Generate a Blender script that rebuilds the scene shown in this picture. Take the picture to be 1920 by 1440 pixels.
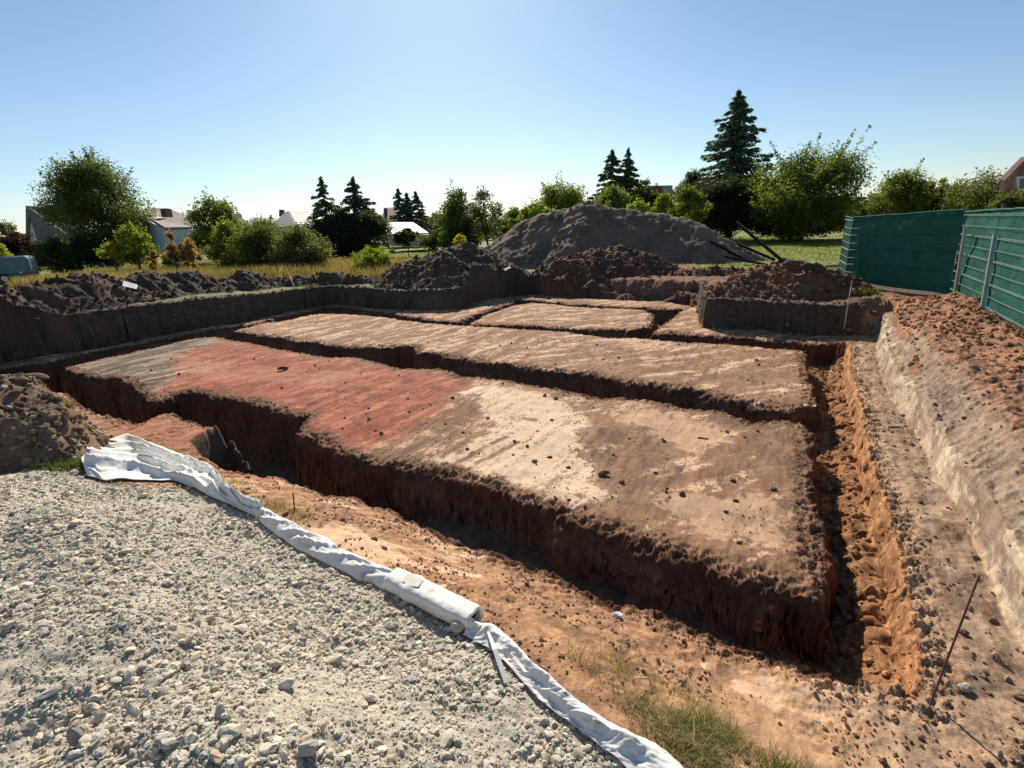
import bpy, math, time
import numpy as np
from math import radians, sin, cos, tan, pi
SC = bpy.context.scene
for o in list(bpy.data.objects): bpy.data.objects.remove(o)

# ------------------------------------------------------------------ camera
F_PX, PITCH, ROLL, EYE = 950.0, radians(17.0), radians(2.55), 2.0
cd = bpy.data.cameras.new('camera'); cam = bpy.data.objects.new('camera', cd); SC.collection.objects.link(cam)
cd.sensor_width = 36; cd.lens = 36 * F_PX / 1920; cd.clip_start = 0.05; cd.clip_end = 2000
_fw = np.array([0, cos(PITCH), -sin(PITCH)]); _b = np.array([0, sin(PITCH), cos(PITCH)]); _a = np.array([1., 0, 0])
_r = cos(ROLL) * _a - sin(ROLL) * _b; _u = sin(ROLL) * _a + cos(ROLL) * _b
from mathutils import Matrix
M = Matrix(((_r[0], _u[0], -_fw[0], 0), (_r[1], _u[1], -_fw[1], 0), (_r[2], _u[2], -_fw[2], EYE), (0, 0, 0, 1)))
cam.matrix_world = M
SC.camera = cam
SC.render.resolution_x, SC.render.resolution_y = 1024, 768

# ------------------------------------------------------------------ sky, sun, exposure
SUN_AZ, SUN_EL = radians(-6), radians(34)
world = bpy.data.worlds.new('World'); SC.world = world; world.use_nodes = True
wn = world.node_tree; bgn = wn.nodes['Background']
sky = wn.nodes.new('ShaderNodeTexSky'); sky.sky_type = 'NISHITA'; sky.sun_disc = False
sky.sun_elevation = SUN_EL; sky.sun_rotation = SUN_AZ
sky.air_density = 1.0; sky.dust_density = 0.4; sky.ozone_density = 1.6; sky.altitude = 200
_tc = wn.nodes.new('ShaderNodeTexCoord'); _sx = wn.nodes.new('ShaderNodeSeparateXYZ'); wn.links.new(_tc.outputs['Generated'], _sx.inputs[0])
_mr = wn.nodes.new('ShaderNodeMapRange'); _mr.inputs[1].default_value = -.02; _mr.inputs[2].default_value = .42; wn.links.new(_sx.outputs[2], _mr.inputs[0])
_cr = wn.nodes.new('ShaderNodeValToRGB'); _cr.color_ramp.elements[0].color = (1.08, 1.12, 1.22, 1); _cr.color_ramp.elements[1].color = (.84, 1.08, 1.10, 1); wn.links.new(_mr.outputs[0], _cr.inputs[0])
_mx = wn.nodes.new('ShaderNodeMix'); _mx.data_type = 'RGBA'; _mx.blend_type = 'MULTIPLY'; _mx.inputs[0].default_value = 1; _mx.clamp_result = False
wn.links.new(sky.outputs[0], _mx.inputs[6]); wn.links.new(_cr.outputs[0], _mx.inputs[7]); wn.links.new(_mx.outputs[2], bgn.inputs[0]); bgn.inputs[1].default_value = 0.064
sl = bpy.data.lights.new('sun', 'SUN'); sl.energy = 5.0; sl.angle = radians(0.5); sl.color = (1.0, 0.89, 0.74)
so = bpy.data.objects.new('sun', sl); SC.collection.objects.link(so)
from mathutils import Vector
_sd = Vector((sin(SUN_AZ) * cos(SUN_EL), cos(SUN_AZ) * cos(SUN_EL), sin(SUN_EL)))
so.rotation_euler = (-_sd).to_track_quat('-Z', 'Y').to_euler()
SC.view_settings.view_transform = 'Standard'; SC.view_settings.look = 'None'
SC.view_settings.exposure = 0.54; SC.view_settings.gamma = 1.0

# ------------------------------------------------------------------ measuring helpers
def _ray(x, y):
    u = x - 960.; v = y - 720.
    u, v = u * cos(ROLL) - v * sin(ROLL), u * sin(ROLL) + v * cos(ROLL)
    return np.array([u, F_PX * cos(PITCH) - v * sin(PITCH), -(F_PX * sin(PITCH) + v * cos(PITCH))])
def G(x, y, z=-0.7):
    d = _ray(x, y); k = (EYE - z) / -d[2]; return (k * d[0], k * d[1])
def A(x, y, Y):
    d = _ray(x, y); k = Y / d[1]; return (k * d[0], Y, EYE + k * d[2])
def GP(pts, z=-0.7): return np.array([G(a, b, z) for a, b in pts])

# ------------------------------------------------------------------ noise
_rs = np.random.RandomState(7)
_perm = np.concatenate([_rs.permutation(512)] * 3)
_gr = _rs.rand(512) * 2 * pi; _gx, _gy = np.cos(_gr), np.sin(_gr)
def perlin(x, y, seed=0):
    x = np.asarray(x, float) + seed * 17.31; y = np.asarray(y, float) - seed * 9.77
    xi = np.floor(x).astype(np.int64); yi = np.floor(y).astype(np.int64)
    xf = x - xi; yf = y - yi; xi &= 511; yi &= 511
    u = xf * xf * xf * (xf * (xf * 6 - 15) + 10); v = yf * yf * yf * (yf * (yf * 6 - 15) + 10)
    def g(ix, iy, fx, fy):
        h = _perm[_perm[ix & 511] + (iy & 511)] & 511
        return _gx[h] * fx + _gy[h] * fy
    a = g(xi, yi, xf, yf); b = g(xi + 1, yi, xf - 1, yf); c = g(xi, yi + 1, xf, yf - 1); d = g(xi + 1, yi + 1, xf - 1, yf - 1)
    return 1.5 * ((a + (b - a) * u) + ((c + (d - c) * u) - (a + (b - a) * u)) * v)
def fbm(x, y, oct=4, seed=0, gain=.5):
    t = 0; a = 1.; f = 1.
    for i in range(oct):
        t = t + a * perlin(x * f, y * f, seed + i * 3); a *= gain; f *= 2.03
    return t
def ss(x, a=0., b=1.):
    t = np.clip((x - a) / (b - a), 0, 1); return t * t * (3 - 2 * t)
def mix(a, b, t): return a + (b - a) * t
def sdf(P, X, Y):
    X = np.asarray(X, float); Y = np.asarray(Y, float)
    d = np.full(X.shape, 1e9); ins = np.zeros(X.shape, bool)
    n = len(P)
    for i in range(n):
        ax, ay = P[i]; bx, by = P[(i + 1) % n]
        ex, ey = bx - ax, by - ay; L = ex * ex + ey * ey + 1e-12
        t = np.clip(((X - ax) * ex + (Y - ay) * ey) / L, 0, 1)
        dd = (X - ax - t * ex) ** 2 + (Y - ay - t * ey) ** 2
        d = np.minimum(d, dd)
        if ay != by:
            c = ((ay > Y) != (by > Y)) & (X < (bx - ax) * (Y - ay) / (by - ay) + ax)
            ins ^= c
    d = np.sqrt(d); return np.where(ins, d, -d)

# ------------------------------------------------------------------ traced outlines of the dig (ground plan, metres)
B1 = GP([(123,687),(200,668),(300,647),(387,630),(445,637),(484,644),(512,651),(546,656),(572,660),(608,667),(661,669),(696,674),(751,688),(808,690),(844,694),(858,704),(900,704),(950,711),(1014,722),(1056,729),(1127,743),(1198,747),(1234,752),(1275,762),(1331,767),(1369,775),(1410,790),(1462,786),(1496,790),(1519,805),(1517,850),(1522,920),(1524,970),(1534,1010),(1533,1060),(1546,1104),(1540,1122),(1495,1108),(1440,1085),(1385,1072),(1330,1050),(1260,1030),(1200,1010),(1150,990),(1090,975),(1050,955),(1000,935),(940,912),(900,902),(870,890),(820,878),(770,872),(720,866),(680,853),(640,845),(620,838),(600,817),(566,812),(567,793),(578,775),(550,773),(510,767),(480,750),(433,742),(393,737),(350,732),(320,737),(297,747),(277,740),(253,720),(233,707),(167,703),(140,695)])
B2 = GP([(441,618),(490,607),(560,594),(585,589),(617,587),(677,589),(737,596),(808,605),(879,610),(950,615),(1056,621),(1142,630),(1234,636),(1330,643),(1420,650),(1500,656),(1507,662),(1507,690),(1520,720),(1524,756),(1481,762),(1425,758),(1350,738),(1312,726),(1241,722),(1180,716),(1127,703),(1056,694),(985,687),(915,676),(872,669),(794,658),(780,648),(696,648),(625,646),(590,639),(537,632),(484,625)])
B3 = GP([(883,605),(918,587),(964,570),(996,566),(1056,571),(1127,577),(1205,580),(1220,586),(1222,600),(1213,612),(1177,617),(1092,614),(1021,610),(950,607)])
L1 = GP([(-120,705),(83,678),(213,650),(280,640),(347,627),(395,617),(431,613),(445,610),(484,604),(519,593),(572,583),(608,575),(629,573),(661,577),(720,584),(787,594),(844,600),(861,602),(890,587),(936,573),(968,561),(989,561),(1056,566),(1127,571),(1234,577),(1292,576),(1310,570),(1300,556),(1150,550),(971,545),(893,555),(859,568),(794,570),(690,564),(625,560),(560,570),(430,596),(300,616),(0,660),(-200,690)])
L2 = GP([(1226,625),(1249,604),(1282,582),(1310,560),(1330,600),(1462,610),(1640,610),(1700,640),(1640,660),(1586,644),(1522,642),(1462,636),(1387,631),(1312,626),(1249,622)])
RB = GP([(1592,640),(1597,652),(1596,690),(1608,722),(1620,765),(1627,807),(1641,854),(1655,916),(1672,972),(1693,1034),(1707,1119),(1724,1185),(1731,1232),(1733,1270),(1722,1318),(1760,1420),(2300,1500),(2300,1100),(1760,620),(1650,600)])
RIM = [(-300,735),(-100,712),(10,697),(53,703),(93,730),(123,737),(140,757),(173,775),(207,777),(220,788),(257,792),(293,777),(317,773),(353,787),(383,795),(413,797),(428,815),(446,850),(453,875),(490,888),(540,900),(547,913),(579,918),(615,939),(636,936),(668,937),(693,953),(725,960),(764,978),(810,996),(835,1014),(874,1014),(906,1033),(941,1044),(969,1053),(1005,1067),(1055,1088),(1111,1110),(1147,1131),(1204,1138),(1246,1157),(1308,1184),(1371,1209),(1433,1221),(1483,1246),(1550,1263),(1608,1282),(1671,1291),(1724,1316)]
NS = np.concatenate([GP(RIM), np.array([(4, 1.6), (6, -4), (-25, -4), (-25, 6)])])
PIT = GP([(356,826),(382,806),(415,788),(470,800),(520,850),(500,900),(456,884),(430,879),(397,863),(368,846)])
PO = np.concatenate([GP([(-300,745),(-100,700),(0,681),(150,658),(300,630),(430,608),(560,581),(625,570),(690,575),(742,580),(794,581),(859,579),(893,566),(971,552),(1060,555),(1150,561),(1230,566),(1300,569),(1312,590),(1317,613),(1387,618),(1462,623),(1537,629),(1612,628),(1640,622),(1642,640),(1646,685),(1661,730),(1687,771),(1712,805),(1738,854),(1749,897),(1801,972),(1839,1053),(1886,1157),(1921,1215),(2000,1350)]), np.array([(6, -4), (-25, -4), (-25, 6)])])
GV = np.concatenate([GP([(-500,890),(-100,868),(0,868),(110,868),(160,880),(225,893),(330,900),(400,918),(484,956),(576,1014),(656,1060),(736,1104),(818,1146),(900,1188),(980,1250),(1060,1322),(1135,1392),(1215,1480)], -0.12), np.array([(1.5, -4), (-25, -4)])])
PALE = [GP([(858,735),(900,722),(1010,738),(1080,768),(1120,800),(1095,830),(1130,880),(1105,905),(1180,935),(1060,945),(960,905),(880,885),(790,862),(860,845),(900,820),(940,800),(905,770)]),
        GP([(1210,900),(1290,925),(1420,925),(1505,970),(1480,1020),(1400,1030),(1300,985),(1180,935)]),
        GP([(1120,770),(1230,770),(1330,790),(1380,830),(1300,850),(1200,810)]),
        GP([(330,660),(440,690),(560,690),(700,700),(600,720),(480,712),(350,700)])]
DIRT = [GP([(1090,790),(1190,800),(1280,850),(1290,900),(1210,960),(1130,930),(1140,870),(1090,830)]),
        GP([(1330,775),(1500,795),(1515,900),(1520,960),(1440,900),(1400,830)]), GP([(700,850),(780,800),(840,760),(900,740),(850,830),(780,868)])]
RED = GP([(300,735),(350,700),(330,668),(420,642),(560,660),(700,683),(860,706),(880,718),(850,745),(830,790),(770,815),(700,835),(640,845),(560,812),(575,770),(480,748),(400,738)])
REDN = GP([(200,790),(300,780),(400,800),(440,870),(520,900),(500,930),(420,900),(330,850),(250,830)])
GREYL = GP([(120,690),(387,628),(420,640),(340,672),(330,700),(300,745),(230,712)])
GOUGE = [(np.array(G(*a)), np.array(G(*b)), w) for a, b, w in (((829,855),(872,834),.05),((850,870),(900,844),.055),((895,866),(971,828),.06),((922,832),(948,820),.045),((800,838),(850,815),.045),((881,765),(906,737),.03),((985,785),(1003,788),.07),((640,700),(690,706),.05),((420,700),(560,676),.05),((1010,600),(1180,610),.10),((760,640),(860,628),.09))]
E1 = (sin(radians(31)), cos(radians(31))); E2 = (cos(radians(31)), -sin(radians(31)))
ZT = 0.55

def outer_z(X, Y):
    z = 0.3 * ss(-X, 6.5, 12) * ss(Y, 34, 20)
    z = z + 0.05 * fbm(X * .25, Y * .25, 3, 5) + 0.02 * fbm(X * 1.7, Y * 1.7, 3, 9)
    far = ss(Y, 40, 200); z = z - far * 0.5
    return z
def terrain(X, Y, fine=True):
    X = np.asarray(X, float); Y = np.asarray(Y, float)
    Z = outer_z(X, Y)
    aux = {k: np.full(X.shape, v) for k, v in dict(dI=5., dP=-50., gv=-50., s=0., wall=0.).items()}
    m = (X > -24) & (X < 14) & (Y < 25)
    x = X[m]; y = Y[m]
    dP = sdf(PO, x, y); gv = sdf(GV, x, y)
    wob = (.055 * fbm(x * 2.2, y * 2.2, 3, 21) + .012 * fbm(x * 9, y * 9, 3, 25)) * (1 - .75 * ss(x * E2[0] + y * E2[1], .45, .55))
    dI = np.full(x.shape, -1e9)
    for P in (B1, B2, B3, L1, L2, RB, NS): dI = np.maximum(dI, sdf(P, x, y))
    pit = sdf(PIT, x, y)
    s = x * E2[0] + y * E2[1]
    bank = ss(s, .9, 1.35) * ss(-dP, -.5, .0)
    zp = -0.7 + 0.5 * (1 - ss(-gv, 0, 1.35)) + .38 * ss(gv, 0, 1.3)
    zp = zp + 0.035 * fbm(x * .8, y * .8, 3, 31)
    a = x * E1[0] + y * E1[1]
    rough = .0045 * fbm(x * 5, y * 5, 4, 41) + .0045 * perlin(a * .9, s * 9, 44)
    edge = np.exp(-(dI / .16) ** 2)
    rough = rough + edge * .034 * fbm(x * 10, y * 10, 4, 47, .65) - .045 * np.exp(-np.maximum(dI, 0) / .10) * (s < .5)
    soft = ss(-gv, 0.05, .4) * (y < 8) * ss(sdf(NS, x, y), 0, .2) * ss(perlin(x * 1.5, y * 1.5, 50), -.5, .3)
    rough = rough + soft * .022 * fbm(x * 7, y * 7, 4, 49, .6)
    # rise of raked lumps on the bench beside the right hand trench
    bench = ss(s, .72, .85) * (dI > -.05)
    rough = rough + bench * .022 * fbm(x * 3.5, y * 3.5, 4, 51, .55)
    zt = zp - .5 - .5 * ss(-x, .9, 1.9) * ss(y, 13.5, 12.5) + .20 * ss(s, .42, .72) + .045 * fbm(a * 2.4, s * 2.4, 4, 55) + .03 * ss(s, -.1, .2) * np.sin(a * 34 + 2.2 * perlin(x * 3, y * 3, 8)) * ss(perlin(x * 4, y * 4, 12), -.3, .3)
    w = (.14 + .06 * ss(perlin(x * 1.3, y * 1.3, 14), -.2, .5)) * (1 - .6 * ss(s, -.1, .15))
    di = np.maximum(dI + wob * ss(y, 1, 4) + wob * .4, (-dP + .02))
    I = 1 - (1 - np.clip((di + .025 + w) / w, 0, 1)) ** 2.3
    z = mix(zt, zp + rough, I)
    z = np.where(pit > -.1, np.minimum(z, z - (z + 1.55) * ss(pit + .6 * wob, -.02, .2)), z)
    # walls round the stripped area
    D = -dP + .7 * wob * (1 - bank) + .3 * wob
    oz = Z[m] + .03 * fbm(x * 4, y * 4, 4, 61)
    up = ss(D, 0, .09 + .75 * ss(x, -.4, .4) * ss(x, 6.6, 6.0) * ss(y, 15.5, 17))
    z = np.where(D > 0, mix(z, oz, up * (1 - bank) + bank * ((.50 + .1 * perlin(x * .9, y * .9, 66)) * ss(D, 0, .12) + (.50 - .1 * perlin(x * .9, y * .9, 66)) * ss(D, .10, .60))) + bank * (D > .04) * .032 * fbm(x * 5, y * 5, 4, 65, .6), z)
    # gravel lift
    z = z + ss(gv, 0, .2) * (.045 * fbm(x * 1.5, y * 1.5, 3, 71) + .012 * fbm(x * 14, y * 14, 3, 73))
    Z[m] = z
    aux['dI'][m] = di; aux['dP'][m] = -D; aux['gv'][m] = gv; aux['s'][m] = s
    aux['wall'][m] = np.maximum(1 - I, ((D > 0) * (1 - up)) * (1 - bank))
    aux['bank'] = np.zeros(X.shape); aux['bank'][m] = bank
    aux['pit'] = np.full(X.shape, -9.); aux['pit'][m] = pit
    return Z, aux

def C(*v): return np.array(v)
def ground_color(X, Y, Z, aux, rough=False):
    n = X.shape[0]; col = np.zeros((n, 3)); rgh = np.ones(n)
    def put(mask, c, r=1.):
        nonlocal col, rgh
        col = col + (np.asarray(c) - col) * mask[:, None]; rgh = rgh + (r - rgh) * mask
    nA = fbm(X * .6, Y * .6, 4, 101); Xs, Ys = X + .9 * Z, Y - 1.1 * Z; nB = fbm(Xs * 3, Ys * 3, 4, 105, .6); nC = fbm(Xs * 12, Ys * 12, 3, 109, .7)
    a = X * E1[0] + Y * E1[1]; s = X * E2[0] + Y * E2[1]
    st = fbm(a * .55, s * 3.6, 4, 113, .6)
    a2 = X * sin(radians(70)) + Y * cos(radians(70)); s2 = X * cos(radians(70)) - Y * sin(radians(70))
    st2 = fbm(a2 * .6, s2 * 3.4, 4, 117, .6); st = mix(st, st2, ss(X + .8 * perlin(X * .7, Y * .7, 119), -.5, 1.5))
    put(np.ones(n), C(.165, .195, .045))                                    # grass
    put(ss(nB + nA, -.1, .5) * .7, C(.20, .19, .060))
    near = ss(Y, 26, 18)
    put(near * ss(Y, 9, 12) * ss(nB + .2, -.2, .4), C(.22, .17, .11))
    put(ss(X, -9, -3) * ss(X + .4 * nB, 10.9, 10.3) * ss(Y + .5 * nB, 26.5 - 6.5 * ss(X, 8, 9.5), 25.5 - 6.5 * ss(X, 8, 9.5)), mix(C(.17, .12, .085), C(.20, .10, .065), ss(X, 2, 5)[:, None]))
    inside = (aux['dP'] > -.02).astype(float)
    put(inside, C(.285, .175, .115), .8)
    put(inside * ss(st + .5 * nC + .2 * nA - .35 * ss(s, -5.5, -1) * ss(Y, 13, 8), .02, .24) * .88, C(.60, .44, .315), .2)
    put(inside * ss(nB + .8 * nC, .12, .4) * .8, C(.19, .112, .075))
    def wide(P, soft): return ss(sdf(P, X[q], Y[q]) + soft * (nB[q] + .6 * nA[q] + .3 * nC[q]), -.28, .24)
    def poly(P, soft): return ss(sdf(P, X[q], Y[q]) + soft * (nB[q] + .6 * nA[q] + .5 * nC[q]), -.05, .06)
    q = (np.abs(X) < 14) & (Y < 20) & (Y > 0)
    def putq(v, c, k=1., r=1.):
        mm = np.zeros(n); mm[q] = v * k; put(mm, c, r)
    putq(wide(GREYL, .3), C(.125, .105, .088)); putq(wide(GREYL, .3) * ss(st[q] + .4 * nC[q], .08, .35), C(.42, .34, .28), .6, .4)
    putq(wide(RED, .3), C(.315, .108, .064), 1., .6); putq(wide(RED, .25) * ss(st[q] + .4 * nC[q], .05, .35), C(.44, .205, .135), .75, .25)
    putq(poly(RED, .2) * ss(nB[q] + .8 * nC[q], .1, .4), C(.16, .068, .048), .75)
    putq(poly(PALE[0], .10), C(.63, .515, .40), .92, .15)
    for P in PALE[1:3]: putq(poly(P, .16), C(.55, .40, .28), .65, .2)
    for P0, P1, wd in GOUGE:
        e = P1 - P0; tt = np.clip(((X[q] - P0[0]) * e[0] + (Y[q] - P0[1]) * e[1]) / (e @ e), 0, 1)
        dd = np.hypot(X[q] - P0[0] - tt * e[0], Y[q] - P0[1] - tt * e[1]) + .02 * nC[q]
        putq(ss(dd, wd, wd * .4), C(.22, .15, .10), .9)
    putq(poly(PALE[3], .3), C(.46, .25, .17), .4, .3)
    for P in PALE: putq(poly(P, .2) * ss(st[q] + .7 * nC[q] - .1, .32, .46), C(.34, .23, .155), .8)
    for P in DIRT: putq(poly(P, .25) * ss(nC[q] + nB[q] + .35, -.2, .4), C(.185, .125, .095), .9)
    rim = ss(aux['dI'] + .10 * nB + .05 * nC, .26, .10) * inside * (aux['s'] < .5) * (sdf(B1, X, Y) > -.15)
    put(rim * .85, C(.20, .122, .082))
    # near strip
    ns = ss(aux['dI'], 0, .1) * (Y < 7) * inside * ss(-(X * 0 + sdf(B1, X, Y) if False else 0) + X * 0 + 1, 0, .5)
    q = (Y < 9) & (inside > 0)
    dn = sdf(NS, X[q], Y[q])
    mN = ss(dn, -.02, .05)
    putq(mN, C(.38, .235, .145)); putq(mN * ss(nB[q] + .4 * nC[q], .0, .45), C(.225, .135, .085), .85)
    putq(mN * ss(nA[q] + .7 * nB[q], .25, .55), C(.60, .45, .33), .85, .25)
    putq(mN * ss(X[q], -2.2, -3.4), C(.30, .19, .12), .8)
    putq(poly(REDN, .18), C(.34, .15, .09), .7)
    putq(mN * ss(X[q], .5, 1.6) * ss(Y[q], 2.8, 2.0), C(.47, .32, .21), .6, .5)
    putq(mN * ss(X[q], 1.5, 2.4) * ss(nB[q], -.3, .3), C(.29, .225, .17), .8)
    # bench and bank at the right
    b = ss(aux['s'], .66, .74) * inside * (aux['dI'] > -.03) * ss(Y, 1.4, 2.4)
    put(b, C(.33, .25, .19), .8); put(b * ss(nB + .4 * nC, .1, .5) * .7, C(.17, .125, .097)); put(b * ss(-aux['dI'] + .28, 0, .2) * .6, C(.40, .275, .185))
    bk = aux['bank'] * (aux['dP'] < .03); D = -aux['dP']
    put(bk, C(.31, .225, .16), .8); put(bk * ss(nB + .3 * nC, .0, .5) * .8, C(.165, .122, .095))
    wb = .09 + .18 * nA + .16 * nB
    put(bk * ss(wb - D + .05 * nC, 0, .05) * ss(D, -.03, .02) * ss(nB + .7 * nA + .25 * nC, -.25, .15), C(.47, .38, .265))
    put(bk * ss(D + .1 * nB, .38, .6), C(.31, .16, .098))
    # cut walls, colour darkened to deepen their shade; sunlit right wall left orange
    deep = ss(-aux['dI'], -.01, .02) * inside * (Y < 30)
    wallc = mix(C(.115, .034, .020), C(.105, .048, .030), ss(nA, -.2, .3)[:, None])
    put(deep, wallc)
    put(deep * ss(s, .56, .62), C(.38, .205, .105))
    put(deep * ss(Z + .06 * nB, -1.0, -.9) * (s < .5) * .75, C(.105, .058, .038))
    floor = ss(-aux['dI'], .09, .16) * inside
    put(floor, C(.17, .11, .075)); put(floor * ss(aux['s'], -.2, .1), C(.30, .165, .085)); put(floor * ss(nB + nC, -.1, .4) * ss(aux['s'], -.2, .1) * .8, C(.17, .088, .046))
    put(ss(aux['pit'], -.03, .04), C(.12, .095, .075))
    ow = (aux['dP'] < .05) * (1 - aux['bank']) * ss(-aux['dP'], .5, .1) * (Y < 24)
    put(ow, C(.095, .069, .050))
    g = ss(aux['gv'], -.03, .05)
    put(g, C(.47, .42, .34)); put(g * ss(nB + nC * .7, .1, .6) * .6, C(.31, .27, .215))
    dv = 1 + (.16 * nC + .10 * nB) * 1.
    dv = 1 + (dv - 1) * (.35 + .65 * rgh)
    col = np.clip(col * dv[:, None], .01, .9)
    warm = (inside * (aux['gv'] < 0))[:, None]; col = col * (1 + warm * (np.array([1.05, .94, .84]) - 1))
    return np.concatenate([col, rgh[:, None]], 1) if rough else col

# ------------------------------------------------------------------ mesh and material helpers
def mesh_np(name, V, Fs, col=None, mat=None, smooth=True, parent=None):
    """Fs: list of int arrays (k x 3 or k x 4)"""
    if isinstance(Fs, np.ndarray): Fs = [Fs]
    me = bpy.data.meshes.new(name)
    V = np.ascontiguousarray(V, dtype=np.float32)
    me.vertices.add(len(V)); me.vertices.foreach_set('co', V.ravel())
    nl = sum(f.size for f in Fs); me.loops.add(nl)
    me.loops.foreach_set('vertex_index', np.concatenate([f.ravel() for f in Fs]).astype(np.int32))
    tot = np.concatenate([np.full(len(f), f.shape[1]) for f in Fs]).astype(np.int32)
    st = np.concatenate([[0], np.cumsum(tot)[:-1]]).astype(np.int32)
    me.polygons.add(len(tot)); me.polygons.foreach_set('loop_start', st); me.polygons.foreach_set('loop_total', tot)
    me.polygons.foreach_set('use_smooth', np.full(len(tot), smooth))
    if col is not None:
        at = me.color_attributes.new('Col', 'FLOAT_COLOR', 'POINT')
        col = np.asarray(col); cc = np.ones((len(V), 4), np.float32); cc[:, :col.shape[1]] = col
        at.data.foreach_set('color', cc.ravel())
    me.update(calc_edges=True); me.validate()
    if mat: me.materials.append(mat)
    ob = bpy.data.objects.new(name, me); SC.collection.objects.link(ob)
    if parent is not None: ob.parent = parent
    return ob
def empty(name, loc=(0, 0, 0), rz=0):
    o = bpy.data.objects.new(name, None); SC.collection.objects.link(o); o.location = loc; o.rotation_euler = (0, 0, rz)
    o.empty_display_size = .2; return o
def tag(o, label=None, cat=None, group=None, kind=None):
    if label: o['label'] = label
    if cat: o['category'] = cat
    if group: o['group'] = group
    if kind: o['kind'] = kind
    return o
def mat_attr(name, scrape=0., rough=.95, bump=.5, scale=60, var=.35, spec=.2, trans=0., detail=8, bdist=.01):
    m = bpy.data.materials.new(name); m.use_nodes = True; nt = m.node_tree; N = nt.nodes; L = nt.links
    bs = N['Principled BSDF']; bs.inputs['Roughness'].default_value = rough; bs.inputs['Specular IOR Level'].default_value = spec
    at = N.new('ShaderNodeAttribute'); at.attribute_name = 'Col'
    if var > 0 or bump > 0:
        geo = N.new('ShaderNodeNewGeometry')
        nz = N.new('ShaderNodeTexNoise'); nz.inputs['Scale'].default_value = scale; nz.inputs['Detail'].default_value = detail; nz.inputs['Roughness'].default_value = .7
        L.new(geo.outputs['Position'], nz.inputs['Vector'])
        mr = N.new('ShaderNodeMapRange'); mr.inputs[1].default_value = .3; mr.inputs[2].default_value = .7
        mr.inputs[3].default_value = 1 - var; mr.inputs[4].default_value = 1 + var
        L.new(nz.outputs['Fac'], mr.inputs[0])
        mx = N.new('ShaderNodeVectorMath'); mx.operation = 'SCALE'
        L.new(at.outputs['Color'], mx.inputs[0]); L.new(mr.outputs[0], mx.inputs['Scale'])
        src = mx.outputs[0]; hsrc = nz.outputs['Fac']
        if scrape > 0:
            mp0 = N.new('ShaderNodeMapping'); mp0.inputs['Rotation'].default_value = (0, 0, radians(31)); L.new(geo.outputs['Position'], mp0.inputs['Vector'])
            mp = N.new('ShaderNodeMapping'); mp.inputs['Scale'].default_value = (7.0, 1.3, 6.0); L.new(mp0.outputs[0], mp.inputs['Vector'])
            n2 = N.new('ShaderNodeTexNoise'); n2.inputs['Scale'].default_value = 1.6; n2.inputs['Detail'].default_value = 9; n2.inputs['Roughness'].default_value = .72; n2.inputs['Distortion'].default_value = .6
            L.new(mp.outputs[0], n2.inputs['Vector'])
            m2 = N.new('ShaderNodeMapRange'); m2.inputs[1].default_value = .40; m2.inputs[2].default_value = .58; m2.inputs[3].default_value = 1 - scrape; m2.inputs[4].default_value = 1 + scrape * .55
            L.new(n2.outputs['Fac'], m2.inputs[0])
            mm = N.new('ShaderNodeMix'); mm.data_type = 'FLOAT'; mm.inputs[2].default_value = 1.0; L.new(at.outputs['Alpha'], mm.inputs[0]); L.new(m2.outputs[0], mm.inputs[3])
            mx2 = N.new('ShaderNodeVectorMath'); mx2.operation = 'SCALE'; L.new(src, mx2.inputs[0]); L.new(mm.outputs[0], mx2.inputs['Scale']); src = mx2.outputs[0]
            ad = N.new('ShaderNodeMath'); ad.operation = 'ADD'; L.new(nz.outputs['Fac'], ad.inputs[0]); L.new(n2.outputs['Fac'], ad.inputs[1]); hsrc = ad.outputs[0]
        if bump > 0:
            bp = N.new('ShaderNodeBump'); bp.inputs['Strength'].default_value = bump; bp.inputs['Distance'].default_value = bdist
            if scrape > 0:
                ma = N.new('ShaderNodeMath'); ma.operation = 'MULTIPLY_ADD'; ma.inputs[1].default_value = bump - .12; ma.inputs[2].default_value = .12; L.new(at.outputs['Alpha'], ma.inputs[0]); L.new(ma.outputs[0], bp.inputs['Strength'])
            L.new(hsrc, bp.inputs['Height']); L.new(bp.outputs[0], bs.inputs['Normal'])
    else: src = at.outputs['Color']
    L.new(src, bs.inputs['Base Color'])
    if trans > 0:
        tr = N.new('ShaderNodeBsdfTranslucent'); mxs = N.new('ShaderNodeMixShader'); mxs.inputs[0].default_value = trans
        g = N.new('ShaderNodeVectorMath'); g.operation = 'MULTIPLY'; g.inputs[1].default_value = (1.25, 1.2, .5)
        L.new(src, g.inputs[0]); L.new(g.outputs[0], tr.inputs['Color'])
        L.new(bs.outputs[0], mxs.inputs[1]); L.new(tr.outputs[0], mxs.inputs[2]); L.new(mxs.outputs[0], N['Material Output'].inputs[0])
    return m
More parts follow.
